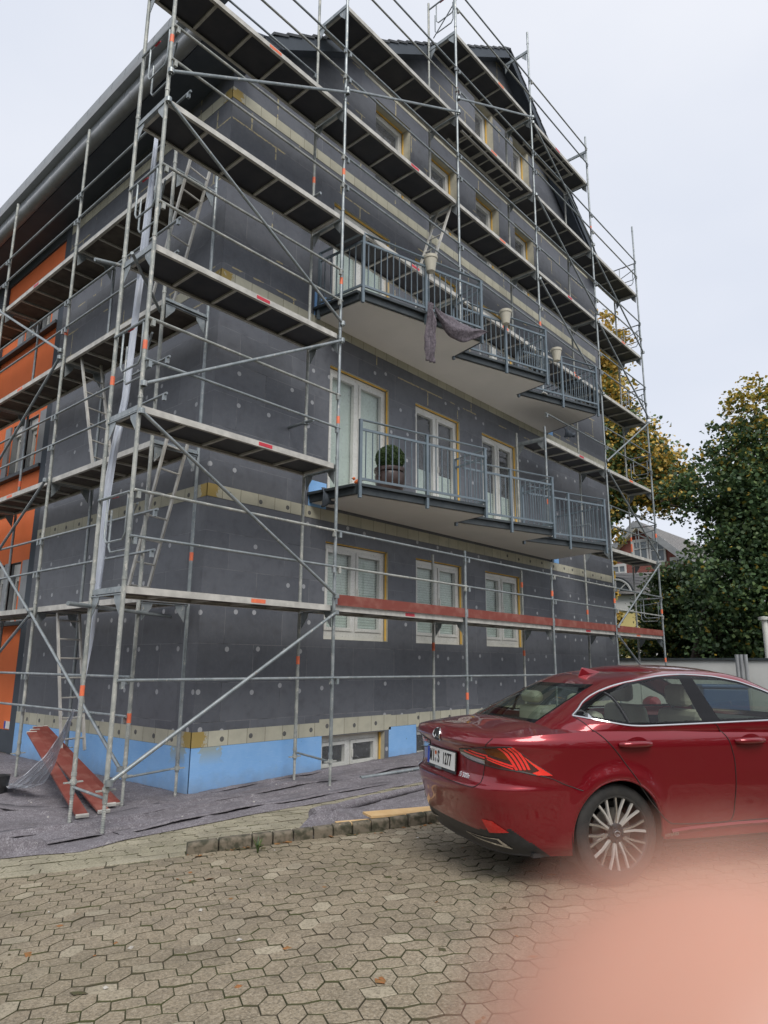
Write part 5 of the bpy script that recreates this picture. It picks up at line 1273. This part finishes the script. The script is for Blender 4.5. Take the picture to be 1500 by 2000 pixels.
        patch([(.044, .112), (.086, .124), (.110, .138), (.1225, .060), (.096, .078), (.067, .085)], sd_, .005, M['chrome'], 'exhaust_trim', CAR, 60, 50)
        patch([(.054, .108), (.086, .117), (.107, .126), (.112, .085), (.096, .094), (.067, .098)], sd_, .0065, M['black'], 'exhaust_slot', CAR, 60, 50)
    # number plate
    pz0, pz1, pu = .675, .800, -.918
    pl = empty_child('number_plate', CAR)
    def vb(v0, v1, z0, z1, u0, mat, nm, tilt=.06):
        m = MB(); ua = lambda z: u0+(z-.74)*tilt
        m.add([(ua(z0), -v0, z0), (ua(z0), -v1, z0), (ua(z1), -v1, z1), (ua(z1), -v0, z1), (ua(z0)+.006, -v0, z0), (ua(z0)+.006, -v1, z0), (ua(z1)+.006, -v1, z1), (ua(z1)+.006, -v0, z1)], [(0,1,2,3),(4,5,6,7),(0,1,5,4),(1,2,6,5),(2,3,7,6),(3,0,4,7)])
        return m.build(nm, mat, pl, local=True)
    vc = -.045; vb(vc-.272, vc+.272, pz0-.022, pz1+.008, pu-.008, M['black'], 'plate_holder'); vb(vc-.260, vc+.260, pz0, pz1, pu-.014, M['plate'], 'plate')
    vb(vc-.260, vc-.222, pz0+.001, pz1-.001, pu-.0155, M['eu'], 'blue_band'); vb(vc-.10, vc+.02, pz0-.020, pz0-.002, pu-.0155, M['galv'], 'holder_tab')
    def text(s_, v, z, size, mat, nm, par, u0, ext=.0012, sx=1., rotfn=None):
        c = bpy.data.curves.new(nm, 'FONT'); c.body = s_; c.size = size; c.extrude = ext; c.align_x = 'CENTER'; c.align_y = 'CENTER'; c.offset = size*.012; c.space_character = 1.12
        o = bpy.data.objects.new(nm, c); me = bpy.data.meshes.new_from_object(o); bpy.data.objects.remove(o); me.name = nm
        for vt in me.vertices:
            x, y, zz = vt.co; vt.co = (u0-zz+(y+z-.74)*.06, -(v+x*sx), z+y) if rotfn is None else rotfn(x*sx, y, zz)
        me.materials.append(mat); ob = bpy.data.objects.new(nm, me); col.objects.link(ob); ob.parent = par; return ob
    zc = (pz0+pz1)/2
    text('M', vc-.190, zc, .122, M['ink'], 'lettering', pl, pu-.0165, sx=.50); text('I', vc-.137, zc, .122, M['ink'], 'lettering', pl, pu-.0165, sx=.7); text('S', vc-.038, zc, .122, M['ink'], 'lettering', pl, pu-.0165, sx=.60); text('1277', vc+.122, zc, .118, M['ink'], 'lettering', pl, pu-.0165, sx=.62)
    for dz, k in ((.028, 'seal'), (-.024, 'greyseal')):
        m = MB(); m.lathe([(0, 0), (.015, 0), (.015, .002)], (pu-.017+dz*.06, -(vc-.092), zc+dz), 20, (-1, 0, 0)); m.build('seal', M[k], pl, local=True)
    # badge: ring with a slanted letter form
    def badge(center, axis_u, r, par, nm, fn):
        m = MB(); pts = [fn(r*1.0*math.cos(a_), r*.74*math.sin(a_)) for a_ in np.linspace(0, 2*math.pi, 33)[:-1]]; m.path(pts, r*.10, 8, closed=True)
        m.path([fn(-r*.10, r*.62), fn(-r*.42, -r*.30), fn(r*.55, -r*.34)], r*.085, 8); return m.build(nm, M['chrome'], par, smooth=True, local=True)
    fnb = lambda x, y: rear_pt(-.035+x, .912+y, .006)
    m = MB(); m.lathe([(0, .004), (.062, .002)], (0, 0, 0), 28, (-1, 0, 0)); c0 = rear_pt(-.035, .912, 0); m.v = [(c0.x+p[0], c0.y+p[1], c0.z+p[2]*.72) for p in m.v]; bg_ = m.build('emblem', M['black'], CAR, local=True, smooth=True)
    badge(None, 0, .062, bg_, 'emblem_ring', fnb)
    tf = lambda v, z: (lambda x, y, zz: rear_pt(v+x, z+y, .001+zz))
    text('IS 300h', .325, .664, .045, M['chrome'], 'lettering', CAR, 0, rotfn=tf(.325, .664), sx=.95); text('LEXUS', -.42, .655, .040, M['chrome'], 'lettering', CAR, 0, rotfn=tf(-.42, .655), sx=1.1)
    text('HYBRID', 0, 0, .030, M['chrome'], 'lettering', CAR, 0, rotfn=lambda x, y, zz: side_pt(.41+x, .300+y, 1, .018+zz), sx=1.2)
    # antenna fin
    m = MB(); bx = .33; bz = 1.36
    h = bvb.ray_cast(Vector((.45, -V0, 3)), Vector((0, 0, -1))); bz = h[0].z-.004
    m.add([(.30, -V0, bz-.02), (.40, -V0-.03, bz), (.40, -V0+.03, bz), (.55, -V0-.012, bz+.004), (.55, -V0+.012, bz+.004), (.335, -V0-.006, bz+.046), (.335, -V0+.006, bz+.046), (.36, -V0, bz+.049)], [(0,1,5),(0,2,6),(0,5,6),(1,3,7,5),(2,4,7,6),(3,4,7),(5,6,7)])
    m.build('antenna_fin', M['paint'], CAR, local=True, bevel=.004)
    # mirrors, front lamps (outside the picture)
    for sg in (1, -1):
        p = side_pt(1.78, 1.03, sg); m = MB(); m.lathe([(0, -.10), (.05, -.085), (.075, -.02), (.07, .05), (.0, .07)], (p.x, p.y-sg*.12, p.z+.03), 16, (0, sg, .0)); m.tube(p, (p.x, p.y-sg*.1, p.z+.02), .02, 8); m.build('mirror', M['paint'], CAR, smooth=True, local=True)
    for sd_ in (1, -1): patch([(.80, .70), (.93, .80), (.93, .93), (.82, .90)], sd_, .003, M['rglass'], 'headlight', CAR, 50, 30)
    patch([(.93, .15), (.999, .15), (.999, .75), (.95, .75)], 1, .003, M['black'], 'grille', CAR, 30, 30); patch([(.93, .15), (.999, .15), (.999, .75), (.95, .75)], -1, .003, M['black'], 'grille', CAR, 30, 30)
    MB().box((-.6, -V0-.74, .19), (3.1, -V0+.74, .215)).build('underbody', M['black'], CAR, local=True)
    # interior
    MB().box((-.25, -V0-.68, .45), (2.2, -V0+.68, .50)).build('cabin_floor', M['black'], CAR, local=True)
    m = MB(); m.box((-.55, -V0-.62, .955), (-.06, -V0+.62, .975)); m.box((-.06, -V0-.66, .50), (.0, -V0+.66, .97)); m.build('parcel_shelf', M['leather'], CAR, local=True)
    for u0, vs_ in ((.20, (-.36, 0, .36)), (1.12, (-.37, .37))):
        for v in vs_:
            st = empty_child('seat', CAR); hw = .20 if u0 < 1 else .25
            m = MB(); m.prism([(u0-.20, -(v+V0)-hw, .52), (u0+.06, -(v+V0)-hw, .52), (u0-.05, -(v+V0)-hw, 1.10), (u0-.17, -(v+V0)-hw, 1.10)], (0, 2*hw, 0)); m.build('backrest', M['leather'], st, local=True, bevel=.05)
            m = MB(); m.box((u0+.0, -(v+V0)-hw, .50), (u0+.48, -(v+V0)+hw, .66)); m.build('seat_cushion', M['leather'], st, local=True, bevel=.05)
            if v != 0:
                m = MB(); m.box((u0-.19, -(v+V0)-.125, 1.12), (u0-.08, -(v+V0)+.125, 1.29 if u0 > 1 else 1.22)); m.build('headrest', M['leather'], st, local=True, bevel=.045)
    m = MB(); m.box((1.75, -V0-.68, .70), (2.2, -V0+.68, .99)); m.build('dashboard', M['black'], CAR, local=True, bevel=.03)
    m = MB(); m.path([(1.62+.05*math.sin(a_), .37-V0+.18*math.cos(a_), .95+.17*math.sin(a_)) for a_ in np.linspace(0, 6.283, 25)[:-1]], .014, 8, closed=True); m.build('steering_wheel', M['black'], CAR, local=True, smooth=True)
    # wheels
    for uc in (0, 2.66):
        for sg in (1, -1):
            wh = empty_child('wheel', CAR); yo = -V0-sg*.835; ax = (0, -sg, 0)
            m = MB(); m.lathe([(.232, -.20), (.300, -.205), (.318, -.185), (.322, -.15), (.322, -.05), (.317, -.012), (.300, .004), (.262, .008), (.243, .002), (.240, -.02)], (uc, yo, .322), 72, ax); m.build('tyre', M['rubber'], wh, smooth=True, local=True)
            m = MB()
            m.lathe([(.246, -.004), (.243, .004), (.234, .004), (.229, -.006), (.2285, -.0065), (.222, -.05), (.215, -.18)], (uc, yo, .322), 64, ax)
            m.lathe([(0, -.018), (.045, -.018), (.066, -.026), (.07, -.06)], (uc, yo, .322), 32, ax)
            m.build('rim', M['rimd'], wh, smooth=True, local=True)
            sp = MB(); sd2 = MB()
            def P(r, a_, d): return Vector((uc+r*math.sin(a_), yo-sg*d, .322+r*math.cos(a_)))
            for i in range(10):
                a0 = R(36*i+9)
                for k, da in ((0, -.155), (1, .155)):
                    tgt = sp if (i % 2 == 0 and k == 0) or i in (3, 7) else sd2
                    r0, r1 = .055, .233; a1 = a0+da; A = P(r0, a0+da*.35, -.026); C = P(r1, a1, -.004); Bm = P(.15, a0+da*.62, -.012)
                    for X, Y, w1, w2 in ((A, Bm, .022, .018), (Bm, C, .018, .021)):
                        d = (Y-X).normalized(); n = d.cross(Vector(ax)).normalized(); o = Vector(ax)*.012
                        vs = [X-n*w1*.5-o, X+n*w1*.5-o, Y+n*w2*.5-o, Y-n*w2*.5-o, X-n*w1*.32, X+n*w1*.32, Y+n*w2*.32, Y-n*w2*.32]
                        tgt.add(vs, [(0,1,2,3),(4,5,6,7),(0,1,5,4),(1,2,6,5),(2,3,7,6),(3,0,4,7)])
            sp.build('bright_spokes', M['rim'], wh, local=True); sd2.build('spokes', M['rimspoke'], wh, local=True)
            for i in range(5): m = MB(); m.lathe([(0, .004), (.010, .004), (.012, -.01)], P(.055, R(72*i+36), -.018), 10, ax); m.build('wheel_nut', M['rimd'], wh, local=True)
            m = MB(); m.lathe([(0, -.075), (.155, -.075), (.158, -.085)], (uc, yo, .322), 40, ax); m.build('brake_disc', M['steel'], wh, local=True)
            m = MB(); m.lathe([(0, -.010), (.026, -.012), (.031, -.02)], (uc, yo, .322), 24, ax); cp = m.build('hub_cap', M['rimd'], wh, smooth=True, local=True)
            if uc == 0: badge(None, 0, .022, wh, 'emblem', lambda x, y: Vector((uc+x*1, yo-sg*(-.008), .322+y)))
            MB().box((uc-.3, yo+sg*.25, .02), (uc+.3, yo+sg*.26, .6)).build('inner_housing', M['black'], wh, local=True)
def arch_pt(x, y, uc, sg, side_pt):
    dx, dz = x-uc, y-.325; r = math.hypot(dx, dz); e = side_pt(uc+dx/r*.362, .325+dz/r*.362, sg, -.010); return Vector((uc+dx/r*.354, e.y, .325+dz/r*.354))
def empty_child(name, par):
    o = bpy.data.objects.new(name, None); col.objects.link(o); o.parent = par; o.empty_display_size = .05; return o
M['handle_paint'] = M['paint']  # handle recess takes the plain body paint
M['amber_dark'] = simple('amber_smoked_lens', (.16, .045, .005), (.12, .03, .005), 8, .1, 0, 0)
M['rimspoke'] = simple('satin_alloy', (.72, .71, .69), (.64, .63, .61), 8, .35, .6, 0)
build_car()

# ---------------------------------------------------------------- surroundings
def leaf_cloud(name, blobs, n, size, mats, par, weights=None, flat=.5, up=.3):
    """blobs: (x, y, z, rx, ry, rz[, material]); leaves gather in twig-sized clumps towards the outside of each blob"""
    tot = sum(b[3]*b[4]*b[5] for b in blobs)**1.; Vs = []; Mi = []
    for b in blobs:
        k = int(n*(b[3]*b[4]*b[5])/tot)+20; nc = max(6, k//24); d = rng.normal(size=(nc, 3)); d /= np.linalg.norm(d, axis=1)[:, None]
        rad = (.35+.65*rng.random(nc)**.45)*(1+.16*rng.normal(size=nc)); cc = np.array(b[:3])+d*rad[:, None]*np.array(b[3:6])
        ci = rng.integers(0, nc, k); P = cc[ci]+rng.normal(size=(k, 3))*np.array((1, 1, .6))*min(b[3:6])*.13
        a = rng.normal(size=(k, 3)); a[:, 2] *= .5; a /= np.linalg.norm(a, axis=1)[:, None]; r2 = rng.normal(size=(k, 3)); r2[:, 2] += up; b2 = np.cross(a, r2); b2 /= np.linalg.norm(b2, axis=1)[:, None]
        s = size*(.6+.8*rng.random(k))[:, None]; nn = np.cross(a, b2)
        # leaf: five-sided blade folded a little along the middle
        q = np.stack([P-a*s*.5, P-a*s*.05+b2*s*.5+nn*s*.12, P+a*s*.6+b2*s*.12, P+a*s*.35-b2*s*.3+nn*s*.1, P-a*s*.15-b2*s*.5+nn*s*.12], 1)
        Vs.append(q.reshape(-1, 3)); mi_ = b[6] if len(b) > 6 else 0
        if isinstance(mi_, float): mm = (rng.random(k) < mi_).astype(int)
        else: mm = np.full(k, mi_)
        Mi.append(mm)
    V = np.concatenate(Vs); F = np.arange(len(V)).reshape(-1, 5)
    return mesh_np(name, V, F, mats, par, np.concatenate(Mi))
def trunk_tree(name, base, top, blobs, n, size, mats, label, cat='tree', group=None, r=.22):
    T = empty(name, base, label, cat, group); m = MB(); B_ = Vector(base); Tp = Vector(top); m.path([B_+Vector((0, 0, -.3)), B_.lerp(Tp, .4)+Vector((.1, -.1, 0)), Tp], [r, r*.75, r*.45], 12)
    for b in blobs:
        c = Vector(b[:3]); t = max(.25, min(.95, (c.z-b[5]*.9-B_.z)/(Tp.z-B_.z+1e-6))); s = B_.lerp(Tp, t); mid = s.lerp(c, .5)+Vector((0, 0, -.15)); m.path([s, mid, c], [r*.34, r*.22, r*.06], 7)
        for _ in range(3): e = c+Vector((random.uniform(-.7, .7)*b[3], random.uniform(-.7, .7)*b[4], random.uniform(-.3, .8)*b[5])); m.path([c, e], [r*.09, r*.03], 5)
    m.build('trunk', M['wood'], T, smooth=True); leaf_cloud('crown', blobs, n, size, mats, T); return T
G0 = -1.25
def at(px, z, d):     # helper: place by bearing (pixels from the middle of the view) and distance
    b = R(48.471)+math.atan((px-750)/1352.9)
    for _ in range(8):
        P = Vector((d*math.sin(b), d*math.cos(b), z)); x = 750+1352.9*P.dot(CX)/P.dot(CF); b -= (x-px)/1352.9*.9
    return (d*math.sin(b), d*math.cos(b), z)
def bl(px, z, d, r, k=0, sq=1.): p = at(px, z, d); return (p[0], p[1], z, r, r, r*sq, k)
trunk_tree('maple_tree', at(1335, G0, 24.5), at(1420, 5.6, 24.5),
    [bl(1478, 8.1, 24, 1.15, .8, .8), bl(1430, 6.7, 24, 1.1, .2), bl(1500, 6.3, 24.5, 1.7, .22), bl(1385, 5.6, 24, 1.25, .05), bl(1320, 5.3, 23.6, .65, .08, .6), bl(1510, 4.6, 24, 1.6, .03), bl(1378, 4.3, 23.6, .32, .03, 1.3), bl(1425, 5.0, 24, .8, .03), bl(1540, 4.2, 24.5, 2.3, .03), bl(1620, 5.6, 25, 2.4, .2),
     bl(1475, 3.3, 23.6, 1.15, .02), bl(1470, 2.3, 23.8, 1.9, .03), bl(1420, 1.2, 23.8, 1.2, .02), bl(1560, 1.2, 24, 1.9, .04), bl(1650, 2.8, 25, 2.4, .05), bl(1290, 5.15, 23.4, .4, .05, .5)],
    85000, .105, [M['maple'], M['mapley']], 'large maple with dark green leaves and a yellowing top at the right edge')
trunk_tree('shrub', at(1262, G0, 26.5), at(1300, 1.6, 27),
    [bl(1312, 2.6, 27, .95), bl(1280, 1.8, 27, .75, .1), bl(1345, 2.5, 27, 1.15), bl(1300, 1.7, 26.6, .95, .05), bl(1340, 1.3, 26.6, 1.2, .05), bl(1252, .5, 26.6, .6, .2), bl(1300, .6, 26.6, .9, .15), bl(1370, .6, 26.6, 1.2, .1), bl(1430, .7, 26.6, 1.2, .05), bl(1500, .6, 26.8, 1.4, .05), bl(1212, .6, 26.8, .5, .3)],
    42000, .105, [M['hedge'], M['mapley']], 'dense dark green shrubbery behind the white wall, below the brick house', 'shrub', r=.12)
trunk_tree('autumn_tree', at(1140, G0, 37), at(1165, 12, 38),
    [bl(1180, 17.8, 38, 1.3, .95, 1.2), bl(1150, 16.0, 38, 1.9, .85), bl(1170, 14.2, 38, 1.5, .9), bl(1215, 12.3, 38, 1.4, .4), bl(1240, 11.0, 38, 1.9, .6), bl(1180, 10.0, 38, 2.2, .3), bl(1285, 9.4, 38, 1.7, .65), bl(1205, 8.8, 37.5, 1.2, .5), bl(1320, 9.0, 38, 1.3, .6, .8), bl(1150, 7.0, 37.5, 1.5, .5), bl(1180, 6.6, 37, .7, .7), bl(1100, 13, 38, 3.0, .6)],
    60000, .165, [M['maple'], M['autumn']], 'tall ochre autumn tree rising behind the right end of the scaffolding', r=.3)
trunk_tree('thin_autumn_tree', at(1195, G0, 30), at(1198, 2.4, 30), [bl(1188, 4.0, 30, .4, .9, 1.4), bl(1198, 2.0, 30, .4, .9), bl(1208, .9, 30, .5, .8), bl(1188, 3.0, 30, .4, .7)], 1600, .16, [M['mapley'], M['autumn']], 'small thin tree with brownish autumn leaves beside the yellow house', r=.07)
# white boundary wall with dark coping and three pipes
Aw = Vector(at(1150, 0, 23.0)); Bw = Vector(at(1620, 0, 21.2)); Wd = (Bw-Aw).normalized(); Wn = Vector((-Wd.y, Wd.x, 0))
wl = empty('boundary_wall', (Aw.x, Aw.y, G0), 'long white rendered boundary wall with dark coping behind the car roof', 'wall')
def obw(a, b, z0, z1, th, mat, nm, off=0):
    m = MB(); P = Aw+Wd*a+Wn*off; Q = Aw+Wd*b+Wn*off; m.bar(Vector((P.x, P.y, (z0+z1)/2)), Vector((Q.x, Q.y, (z0+z1)/2)), th, z1-z0); return m.build(nm, mat, wl)
obw(0, 17, G0-.5, .17, .24, M['rwhite'], 'wall_face'); obw(-.05, 17.05, .172, .235, .34, M['fascia'], 'coping')
for k, px in enumerate((1441, 1449, 1458)):
    p = at(px, 0, 20.9); m = MB(); m.tube((p[0], p[1], G0), (p[0], p[1], .32), .05, 14); tag(m.build('standpipe', M['zinc2'], smooth=True), ['left', 'middle', 'right'][k]+' one of three pale vertical pipes in front of the white wall', 'pipe', 'pale pipes standing at the white wall')
p = at(1503, 0, 21.6); m = MB(); m.tube((p[0], p[1], G0), (p[0], p[1], 1.25), .075, 14); m.lathe([(.07, 0), (.15, .03), (.16, .10), (.0, .13)], (p[0], p[1], 1.22), 18); tag(m.build('bollard_light', M['white'], smooth=True), 'white pillar with a round cap at the right edge in front of the maple', 'pillar')
p = at(1412, -.75, 19.2); bn = empty('blue_container', (p[0], p[1], G0), 'blue waste container standing by the white wall, seen through the car windows', 'container')
rot = Matrix.Rotation(R(-62), 3, 'Z'); m = MB(); m.obox((p[0], p[1], -.93), 1.0, .7, .85, rot); m.build('body', M['binblue'], bn, bevel=.04); m = MB(); m.obox((p[0], p[1], -.46), 1.06, .76, .08, rot); m.build('lid', M['binblue'], bn, bevel=.03)
# brick house with a gable towards us
def house():
    o = Vector(at(1268, 0, 50)); fr = Vector((o.x, o.y, 0)).normalized(); rt = Vector((fr.y, -fr.x, 0)); ang = R(-22); dpt = (fr*math.cos(ang)+rt*math.sin(-ang)).normalized(); wd = Vector((dpt.y, -dpt.x, 0))
    Hs = empty('brick_house', (o.x, o.y, G0), 'red brick house with a pointed gable and grey tiled roof behind the scaffolding', 'house')
    Pp = lambda a, d, z: tuple(o+wd*a+dpt*d+Vector((0, 0, z)))
    zA, zE, hw = 9.75, 5.6, 4.6
    m = MB(); pr = [(-hw, G0), (hw, G0), (hw, zE), (0, zA-.25), (-hw, zE)]; m.add([Pp(a, 0, z) for a, z in pr]+[Pp(a, 11, z) for a, z in pr], [(0, 1, 2, 3, 4), (5, 6, 7, 8, 9), (0, 4, 9, 5), (1, 2, 7, 6)]); m.build('wall', M['brick'], Hs)
    for s in (-1, 1):
        m = MB(); a1 = s*(hw+.5); z1 = zE-.5
        m.add([Pp(0, -.5, zA), Pp(a1, -.5, z1), Pp(a1, 11.4, z1), Pp(0, 11.4, zA), Pp(0, -.5, zA-.18), Pp(a1, -.5, z1-.18), Pp(a1, 11.4, z1-.18), Pp(0, 11.4, zA-.18)], [(0,1,2,3),(4,5,6,7),(0,1,5,4),(1,2,6,5),(2,3,7,6),(3,0,4,7)]); rf = m.build('roof', M['gtile'], Hs)
        m = MB(); m.bar(Pp(0, -.54, zA-.16), Pp(a1, -.54, z1-.16), .06, .42); m.build('verge_board', M['zinc2'], rf)
        m = MB(); m.bar(Pp(0, -.30, zA-.48), Pp(s*(hw+.1), -.30, zE-.28), .5, .10); m.build('verge_soffit', M['cream'], rf)
    for a, z, w_, h_ in ((.0, 7.7, .85, 1.2), (1.15, 7.5, .85, 1.2), (-1.6, 6.2, .8, 1.1), (2.35, 6.35, .6, 1.0), (-1.2, 2.4, 1.1, 1.9), (1.2, 2.4, 1.1, 1.9)):
        m = MB()
        for q in ((a-w_/2-.12, a+w_/2+.12, z-h_/2-.12, z-h_/2), (a-w_/2-.12, a+w_/2+.12, z+h_/2, z+h_/2+.2), (a-w_/2-.12, a-w_/2, z-h_/2, z+h_/2), (a+w_/2, a+w_/2+.12, z-h_/2, z+h_/2), (a-.04, a+.04, z-h_/2, z+h_/2), (a-w_/2, a+w_/2, z+.1, z+.17)):
            m.prism([Pp(q[0], -.08, q[2]), Pp(q[1], -.08, q[2]), Pp(q[1], -.08, q[3]), Pp(q[0], -.08, q[3])], tuple(dpt*.1))
        wn = m.build('window', M['rwhite'], Hs); m = MB(); m.prism([Pp(a-w_/2, -.03, z-h_/2), Pp(a+w_/2, -.03, z-h_/2), Pp(a+w_/2, -.03, z+h_/2), Pp(a-w_/2, -.03, z+h_/2)], tuple(dpt*.02)); m.build('pane', M['zinc'], wn)
    m = MB(); m.prism([Pp(2.9, 5.2, 7.15), Pp(3.5, 5.2, 6.35), Pp(3.5, 6.4, 6.35), Pp(2.9, 6.4, 7.15)], (0, 0, .12)); m.build('roof_window', M['white'], Hs)
house()
def yellow():
    o = Vector(at(1222, 0, 40)); fr = Vector((o.x, o.y, 0)).normalized(); rt = Vector((fr.y, -fr.x, 0)); T_ = lambda a, d, z: tuple(o+rt*a+fr*d+Vector((0, 0, z)))
    Hs = empty('yellow_house', (o.x, o.y, G0), 'low yellow house with white cornice and a half-round dormer window beside the scaffolding', 'house')
    def bx(a0, a1, d0, d1, z0, z1, mat, nm, par=Hs): m = MB(); m.prism([T_(a0, d0, z0), T_(a1, d0, z0), T_(a1, d1, z0), T_(a0, d1, z0)], (0, 0, z1-z0)); return m.build(nm, mat, par)
    bx(-4, 2.2, 0, 8, G0, 2.9, M['yellow'], 'wall'); bx(-4.1, 2.3, -.1, 8, 2.905, 3.75, M['rwhite'], 'cornice'); bx(-4.05, 2.25, -.06, 8, 1.3, 1.5, M['rwhite'], 'string_course')
    m = MB(); m.add([T_(-4.3, -.5, 3.78), T_(2.6, -.5, 3.78), T_(2.2, 2.6, 5.3), T_(-4, 2.6, 5.3), T_(2.4, 8, 3.78), T_(-4, 8, 3.78)], [(0, 1, 2, 3), (1, 4, 2), (3, 2, 4, 5)]); rf = m.build('roof', M['gtile'], Hs)
    m = MB(); n = 14; arc = [(.95*math.cos(math.pi*i/n), .95*math.sin(math.pi*i/n)) for i in range(n+1)]; m.prism([T_(-.25+a, -.1, 3.82+z) for a, z in arc], tuple(fr*1.8)); dm = m.build('dormer', M['fascia'], Hs)
    m = MB(); arc2 = [(.78*math.cos(math.pi*i/n), .78*math.sin(math.pi*i/n)) for i in range(n+1)]; m.path([T_(-.25+a, -.14, 3.84+z) for a, z in arc2], .06, 6); m.tube(T_(-1.03, -.14, 3.86), T_(.53, -.14, 3.86), .06, 6); m.tube(T_(-.25, -.14, 3.86), T_(-.25, -.14, 4.6), .04, 6); m.tube(T_(-.25, -.14, 3.86), T_(.3, -.14, 4.4), .03, 6); m.tube(T_(-.25, -.14, 3.86), T_(-.8, -.14, 4.4), .03, 6); m.build('half_round_window', M['rwhite'], dm)
    for a in (-2.4, -.55, 1.2):
        w0 = bx(a-.5, a+.5, -.08, .02, -.2, 1.25, M['rwhite'], 'window'); bx(a-.36, a+.36, -.10, -.082, -.05, 1.1, M['dark'], 'pane', w0)
yellow()
# ground cover behind the wall
sheet('lawn', 24, 80, -20, 60, simple('grass_ground', (.05, .07, .025), (.08, .08, .04), 3, .95, bump=.5), .02, 4.)
# unseen tree row added behind the camera to darken reflections in car and panes
fw_ = []
for i in range(11):
    a = R(150+i*14); d = 24+random.uniform(-2, 2); fw_.append((d*math.sin(a), d*math.cos(a), 1.2+random.uniform(0, 1.5), 4.2, 4.2, 4.0+random.uniform(0, 1.5), .1))
wd_ = leaf_cloud('added_tree_row', fw_, 26000, .55, [M['maple'], M['mapley']], None); tag(wd_, 'row of trees added out of view to give the car dark reflections', 'trees', kind='stuff')
# ---------------------------------------------------------------- photographer's finger in front of the lens
def finger():
    C0 = Vector((0, 0, -H+H))          # eye
    ctr = CX*.0109-CU*.0187+CF*.0172; ax = (CX*.62-CU*.66+CF*.05).normalized()
    side = ax.cross(CF).normalized(); back = ax.cross(side).normalized()   # nail side faces away
    prof = [(-.0100, .0012), (-.0090, .0042), (-.0072, .0062), (-.0040, .0079), (0, .0087), (.006, .0090), (.013, .0088), (.019, .0090), (.025, .0094), (.032, .0091), (.042, .0093), (.050, .0098), (.056, .0097), (.068, .0102), (.085, .0108)]
    n = 40; V = []; F = []
    bend = lambda s: ax*s+back*(-.0000 if s < .022 else (s-.022)**2*3.2)
    V.append(tuple(ctr+ax*-.0104))
    for s, r in prof:
        for j in range(n):
            a = 2*math.pi*j/n; flat = .90 if math.cos(a) > 0 else 1.0
            V.append(tuple(ctr+bend(s)+side*(r*1.06*math.sin(a))+back*(r*flat*math.cos(a))))
    F += [(0, 1+(j+1)%n, 1+j) for j in range(n)]
    for i in range(len(prof)-1):
        for j in range(n): F.append((1+i*n+j, 1+i*n+(j+1)%n, 1+(i+1)*n+(j+1)%n, 1+(i+1)*n+j))
    F.append(tuple(1+(len(prof)-1)*n+j for j in range(n)))
    T = empty('fingertip', tuple(ctr), "photographer's out-of-focus finger reaching in at the lower right corner", 'finger')
    m = MB(); m.add(V, F); o = m.build('finger', M['skin'], T, smooth=True); sb = o.modifiers.new('sub', 'SUBSURF'); sb.levels = 1; sb.render_levels = 2
    m = MB(); vs = []
    for i in range(7):
        for j in range(7):
            a = R(-48+16*j); s = -.0085+.0115*i/6; r = np.interp(s, [p[0] for p in prof], [p[1] for p in prof])+.0004
            vs.append(tuple(ctr+bend(s)+side*(r*1.04*math.sin(a))+back*(r*.91*math.cos(a))))
    m.add(vs, [(i*7+j, i*7+j+1, i*7+j+8, i*7+j+7) for i in range(6) for j in range(6)]); nl = m.build('nail', M['nail'], T, smooth=True); md = nl.modifiers.new('t', 'SOLIDIFY'); md.thickness = .0005
finger()
